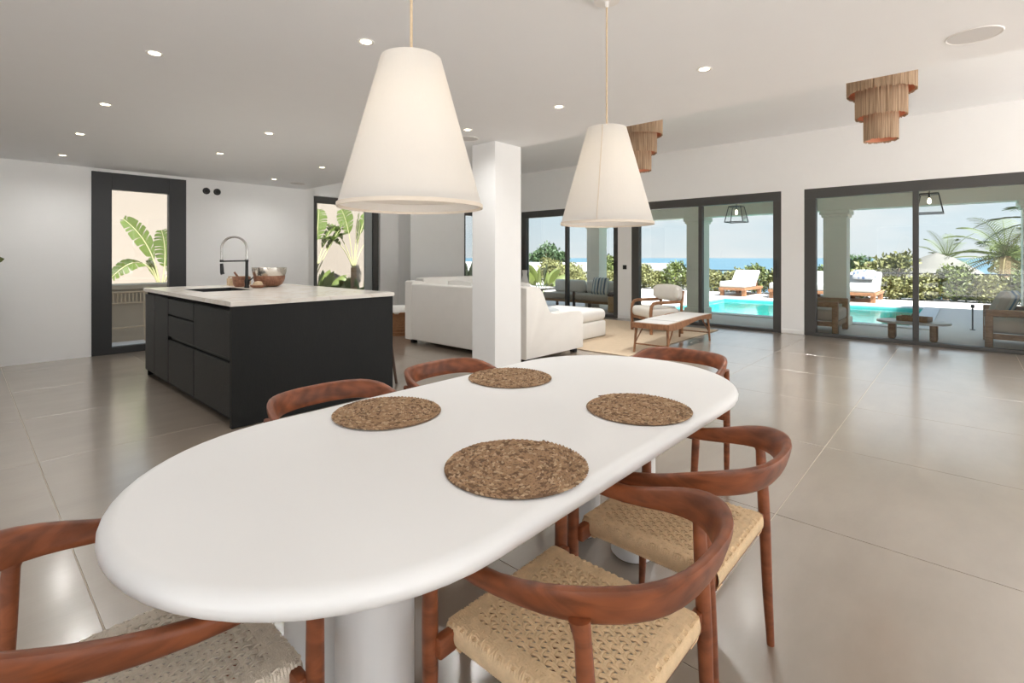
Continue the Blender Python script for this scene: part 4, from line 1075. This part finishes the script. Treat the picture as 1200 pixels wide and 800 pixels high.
# white boundary wall
mb = MB().box(21.5, 9.4, -2, 21.75, 26, 1.06).box(21.5, 8.9, -2, 21.75, 9.4, .72)
tag(mb.build('boundary_wall', 'white_out', smooth=0), 'low white boundary wall in front of the sea', 'wall', kind='structure')
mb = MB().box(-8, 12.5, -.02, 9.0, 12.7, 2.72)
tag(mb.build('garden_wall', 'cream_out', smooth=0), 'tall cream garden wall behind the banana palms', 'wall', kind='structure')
def tree(label, loc, h, cr, mat, n, seed, group=None, size=.22):
    r = random.Random(seed); t = thing('tree', label, 'tree', loc, 0, group)
    mb = MB()
    for _ in range(9):
        a = r.uniform(0, 6.28); q = r.uniform(0, .65)
        foliage(mb, (cr * q * math.cos(a), cr * q * math.sin(a), h - cr * r.uniform(.25, .9)), cr * .45, cr * .45, cr * .35, n, size, r, 2.4, .2)
    mb.build('crown', mat, t, 0)
    mb = MB().tube([(0, 0, 0), (.05, .04, h * .35), (0, 0, h * .8)], [.14, .10, .04], 8)
    for _ in range(5): a = r.uniform(0, 6.28); mb.tube([(.03, .02, h * .35), (cr * .6 * math.cos(a), cr * .6 * math.sin(a), h - cr * .5)], [.05, .02], 6)
    mb.build('trunk', 'bark', t)
tree('dark bushy tree beyond the white wall, seen past the sofa', (24, 19.1, -3), 5.2, 1.35, 'leaf_dark', 260, 21)
tree('small round dark tree beyond the white wall', (24, 17.7, -3), 4.55, .7, 'leaf_dark', 160, 22)
tree('pale olive tree standing left of the thatched roof', (24, 2.3, -2.5), 4.05, 1.0, 'leaf_silver', 220, 23)
for i, (x, y, h, c, m, s_) in enumerate(((29.6, -1.75, 4.4, 1.5, 'leaf', 31), (24.9, -1.55, 3.8, 1.0, 'leaf_dark', 32), (32, 4.2, 4.0, 1.2, 'leaf_dark', 33), (23.6, -.25, 3.2, .8, 'leaf', 34), (23.4, 1.35, 2.9, .7, 'leaf_dark', 35))):
    tree(['mid green broad tree behind the thatched roof', 'dark green dense tree under the palm fronds', 'dark low tree far behind the loungers', 'mid green bushy tree beside the thatched roof', 'small dark tree in front of the thatched roof'][i], (x, y, -2.6), h, c, m, 240, s_)
def palm(label, loc, h, n, L, seed, mat='leaf_palm', stiff=.5, sel=None):
    r = random.Random(seed); t = thing('palm_tree', label, 'palm tree', loc)
    MB().tube([(0, 0, 0), (.04, .03, h * .5), (0, 0, h)], [.17, .14, .13], 10).build('trunk', 'bark', t)
    for k in range(n):
        a = 2 * PI * k * .382 + r.uniform(-.2, .2); el = R(78) - R(105) * (k / n)
        mb = MB(); pts = []
        d = Vector((math.cos(a), math.sin(a), 0)); Lk = L * r.uniform(.85, 1.1)
        for q in range(9):
            s_ = q / 8; e2 = el - s_ * s_ * R(75) * (1 - stiff * .6)
            pts.append((pts[-1] + (d * math.cos(e2) + Vector((0, 0, math.sin(e2)))) * Lk / 8) if pts else Vector((0, 0, h)))
        mb.tube(pts, [.02 - .002 * q for q in range(9)], 5)
        side = Vector((-d.y, d.x, 0))
        for q in range(1, 26):
            s_ = q / 26; j = min(7, int(s_ * 8)); p = pts[j].lerp(pts[j + 1], s_ * 8 - j); tg = (pts[j + 1] - pts[j]).normalized()
            ll = L * .30 * math.sin(PI * (.12 + .85 * s_)) ** .6
            for sg in (-1, 1):
                dd = (side * sg * .75 + tg * .6 + Vector((0, 0, .12 - .35 * (1 - stiff)))).normalized(); wv = tg * .0085 * L / 1.5
                e_ = p + dd * ll + Vector((0, 0, -.08 * ll))
                mb.bm.faces.new([mb.bm.verts.new(x) for x in (p - wv, p + dd * ll * .5 - wv * .9 + Vector((0, 0, .01)), e_, p + dd * ll * .5 + wv * .9 + Vector((0, 0, .01)), p + wv)])
        mb.build('frond', mat if k < n * .8 else 'leaf_palm_dry', t, 0)
palm('upright fan of palm fronds rising behind the thatched roof', (29.4, .60, -2.6), 3.85, 16, 1.4, 41, stiff=.9)
palm('drooping feathery palm standing over the hedge', (22.3, -.95, -2.4), 3.75, 20, 1.9, 42, stiff=.35)
palm('bright green palm with fronds reaching in beside the porch', (15.6, -1.45, -.1), 2.2, 18, 1.4, 43, stiff=.6)
# thatched garden shelters
def hut(label, loc, r, h, eave):
    t = thing('thatched_shelter', label, 'shelter', loc, .3)
    mb = MB(); n = 28; rr = random.Random(5); prof = [(0.02, h), (r * .3, h * .80), (r * .65, h * .42), (r, 0), (r * .97, -.07), (r * .3, .1)]
    rings = [[mb.bm.verts.new(((q * (1 + rr.uniform(-.02, .02))) * math.cos(2 * PI * k / n), (q * (1 + rr.uniform(-.02, .02))) * math.sin(2 * PI * k / n), eave + z + rr.uniform(-.03, .03))) for k in range(n)] for q, z in prof]
    for A, B in zip(rings[:-1], rings[1:]):
        for k in range(n): mb.bm.faces.new((A[k], A[(k + 1) % n], B[(k + 1) % n], B[k]))
    mb.build('thatch_roof', 'thatch', t, 50)
    for k in range(4): a = PI / 4 + k * PI / 2; MB().tube([(r * .7 * math.cos(a), r * .7 * math.sin(a), 0), (r * .7 * math.cos(a), r * .7 * math.sin(a), eave + .12)], .07, 8).build('post', 'bark', t)
hut('round grey thatched shelter roof beyond the hedge', (26.4, .85, -2.5), 1.75, 1.05, 2.95)
hut('smaller grey thatched shelter roof behind the loungers', (28.5, 3.1, -2.5), 1.2, .6, 2.95)

# banana palms
def banana_leaf(t, base, mid, tip, W, seed, split=.5, mat='banana_leaf', stalk_frac=.42, face=None):
    r = random.Random(seed); b, m, e = Vector(base), Vector(mid), Vector(tip)
    cur = lambda s_: b * (1 - s_) ** 2 + m * 2 * s_ * (1 - s_) + e * s_ * s_
    P = [cur(k / 20) for k in range(21)]
    mb = MB().tube(P, [.016 - .011 * k / 20 for k in range(21)], 6); lf = mb.build('leaf_stalk', 'petiole', t, 50)
    mb = MB(); k0 = stalk_frac; N = 26
    flat = (e - b).cross(Vector((0, 0, 1))); flat = flat.normalized() if flat.length > .01 else Vector((1, 0, 0))
    if face is not None: flat = (e - m).cross(Vector(face)).normalized()
    for sg in (-1, 1):
        k = 0
        while k < N:
            ln = 1 + (r.randrange(1, 3) if r.random() < split else r.randrange(3, 7)); k2 = min(N, k + ln); prev = None
            drop = r.uniform(-.22, .12)
            for q in range(k, k2 + 1):
                s_ = q / N; so = min(1, max(0, s_ + (.32 / N if q == k and k else 0) - (.5 / N if q == k2 and k2 < N else 0))); p = cur(k0 + (1 - k0) * s_); po = cur(k0 + (1 - k0) * so); w = W * .5 * (math.sin(PI * (.05 + .93 * s_)) ** .55)
                if q == k2 and k2 < N: w *= .90
                o = po + flat * sg * w + (Vector((0, 0, 1)) if face is None else Vector(face)) * w * (.28 + drop) + (cur(min(1, k0 + (1 - k0) * s_ + .03)) - p) * 1.5
                a = (mb.bm.verts.new(p), mb.bm.verts.new(p.lerp(o, .45) + Vector((0, 0, .10 * w))), mb.bm.verts.new(o))
                if prev: mb.bm.faces.new((prev[0], a[0], a[1], prev[1])); mb.bm.faces.new((prev[1], a[1], a[2], prev[2]))
                prev = a
            k = k2
    mb.build('leaf_blade', mat, lf, 60)
t = thing('banana_palm', 'banana palm with torn leaves behind the kitchen glass door', 'banana palm', (2.50, 10.95, -.02))
MB().tube([(0, 0, 0), (.02, 0, .45), (0, 0, .85)], [.10, .085, .06], 10).build('stem', 'petiole', t)
for i, (m, e, W, fc) in enumerate((((-.10, -.1, 1.6), (-.56, -.05, 2.0), .30, (-.2, -.97, .1)), ((.12, -.05, 1.4), (-.02, -.15, 1.82), .34, (-.2, -.97, .1)), ((-.26, -.2, 1.62), (-.74, -.15, .98), .26, (-.1, -.9, -.4)), ((.3, 0, 1.6), (.75, .1, 1.5), .34, None), ((-.05, .1, 1.1), (-.20, .0, 1.28), .14, (-.2, -.97, 0)), ((.12, -.2, 1.2), (.30, -.3, 1.5), .3, (-.2, -.97, 0)))):
    banana_leaf(t, (0, 0, .7), m, e, W, 60 + i, .6, face=fc, stalk_frac=.34)
def strelitzia(label, loc, trunk_h, leaves, seed):
    t = thing('banana_palm', label, 'banana palm', loc)
    MB().tube([(0, 0, 0), (.01, .01, trunk_h * .5), (0, 0, trunk_h)], [.085, .08, .065], 10).build('trunk', 'bark', t)
    for i, (m, e, W) in enumerate(leaves): banana_leaf(t, (0, 0, trunk_h - .1), m, e, W, seed + i, .65, stalk_frac=.48, face=(-.4, -.9, .1) if i % 3 == 1 else None)
strelitzia('tall banana palm with brown trunk behind the side window', (6.59, 11.25, -.02), 1.08,
           [((-.25, .0, 2.0), (-.75, 0, 2.1), .42), ((-.1, 0, 2.1), (-.30, .05, 2.50), .40), ((.05, 0, 1.9), (.12, -.05, 2.42), .38), ((.1, -.05, 1.7), (.10, -.1, 2.22), .34), ((.25, 0, 1.9), (.72, 0, 1.9), .36), ((.2, .1, 2.1), (.5, .1, 2.5), .36), ((-.35, -.1, 1.9), (-.95, -.1, 1.75), .36)], 80)
strelitzia('leaning banana palm at the edge of the side window', (5.52, 11.2, -.02), .82,
           [((.2, 0, 1.7), (.52, 0, 2.1), .42), ((.1, 0, 1.9), (.15, 0, 2.45), .4), ((.25, 0, 1.8), (.85, 0, 1.9), .4), ((-.2, 0, 1.8), (-.5, 0, 2.2), .4), ((.0, 0, 1.6), (-.15, .1, 2.2), .36), ((.25, -.1, 1.5), (.75, -.1, 2.2), .36)], 100)
def low_plant(label, loc, n, L, seed, mat='leaf', grp='low plants at the foot of the cream wall'):
    r = random.Random(seed); t = thing('low_plant', label, 'plant', loc, 0, grp)
    for k in range(n):
        a = 2 * PI * k / n + r.uniform(-.3, .3); el = r.uniform(.7, 1.35); d = Vector((math.cos(a) * math.cos(el), math.sin(a) * math.cos(el), math.sin(el)))
        mb = MB(); mb.tube([(0, 0, 0), d * L * .5], .008, 5); leaf_blade(mb, d * L * .45, d, (d.y, -d.x, .3), L * r.uniform(.6, .8), L * .24, .12); mb.build('leaf', mat, t, 60)
for x, y, n, L, lb in ((5.80, 11.6, 12, 1.05, 'broad leaved low plant under the leaning banana palm'), (6.20, 11.5, 12, .9, 'broad leaved low plant between the two banana palms'), (6.98, 11.5, 12, .9, 'broad leaved low plant right of the brown banana trunk'), (6.52, 11.85, 10, .75, 'broad leaved low plant behind the brown banana trunk')):
    low_plant(lb, (x, y, -.02), n, L, int(x * 100))
low_plant('tall green plant outside the window by the chimney breast', (9.75, 10.6, -.02), 16, 1.35, 77, grp='planting outside the corner window')
low_plant('spiky bright green plant behind the terrace sofa', (14.0, 11.2, -.02), 18, 1.05, 78, 'leaf', grp='planting behind the terrace sofa')
# outdoor counter and folding chair behind the kitchen door
t = thing('outdoor_counter', 'taupe outdoor counter with beige top behind the kitchen door', 'counter', (2.2, 10.05, 0))
MB().box(-1.2, -.18, -.02, 1.2, .30, .80).build('front', 'ledge', t, 0); MB().box(-1.25, -.22, .80, 1.25, .32, .875, .006, 1).build('counter_top', 'ledge', t)
t = thing('folding_chair', 'pale wooden folding chair leaning folded against the outdoor counter', 'folding chair', (1.80, 9.72, -.02), R(0))
M = Matrix.Rotation(R(-7), 4, 'X')
def fb(n, *a): MB().box(*a, .005, 1, M).build(n, 'folding_wood', t)
fb('rail', -.235, 0, 0, -.205, .025, .80); fb('rail', .205, 0, 0, .235, .025, .80); fb('top_bar', -.235, 0, .77, .235, .025, .80); fb('cross_bar', -.205, 0, .60, .205, .022, .625); fb('cross_bar', -.205, 0, .22, .205, .022, .245)
for k in range(8): fb('slat', -.185 + k * .05, .004, .625, -.165 + k * .05, .018, .77)
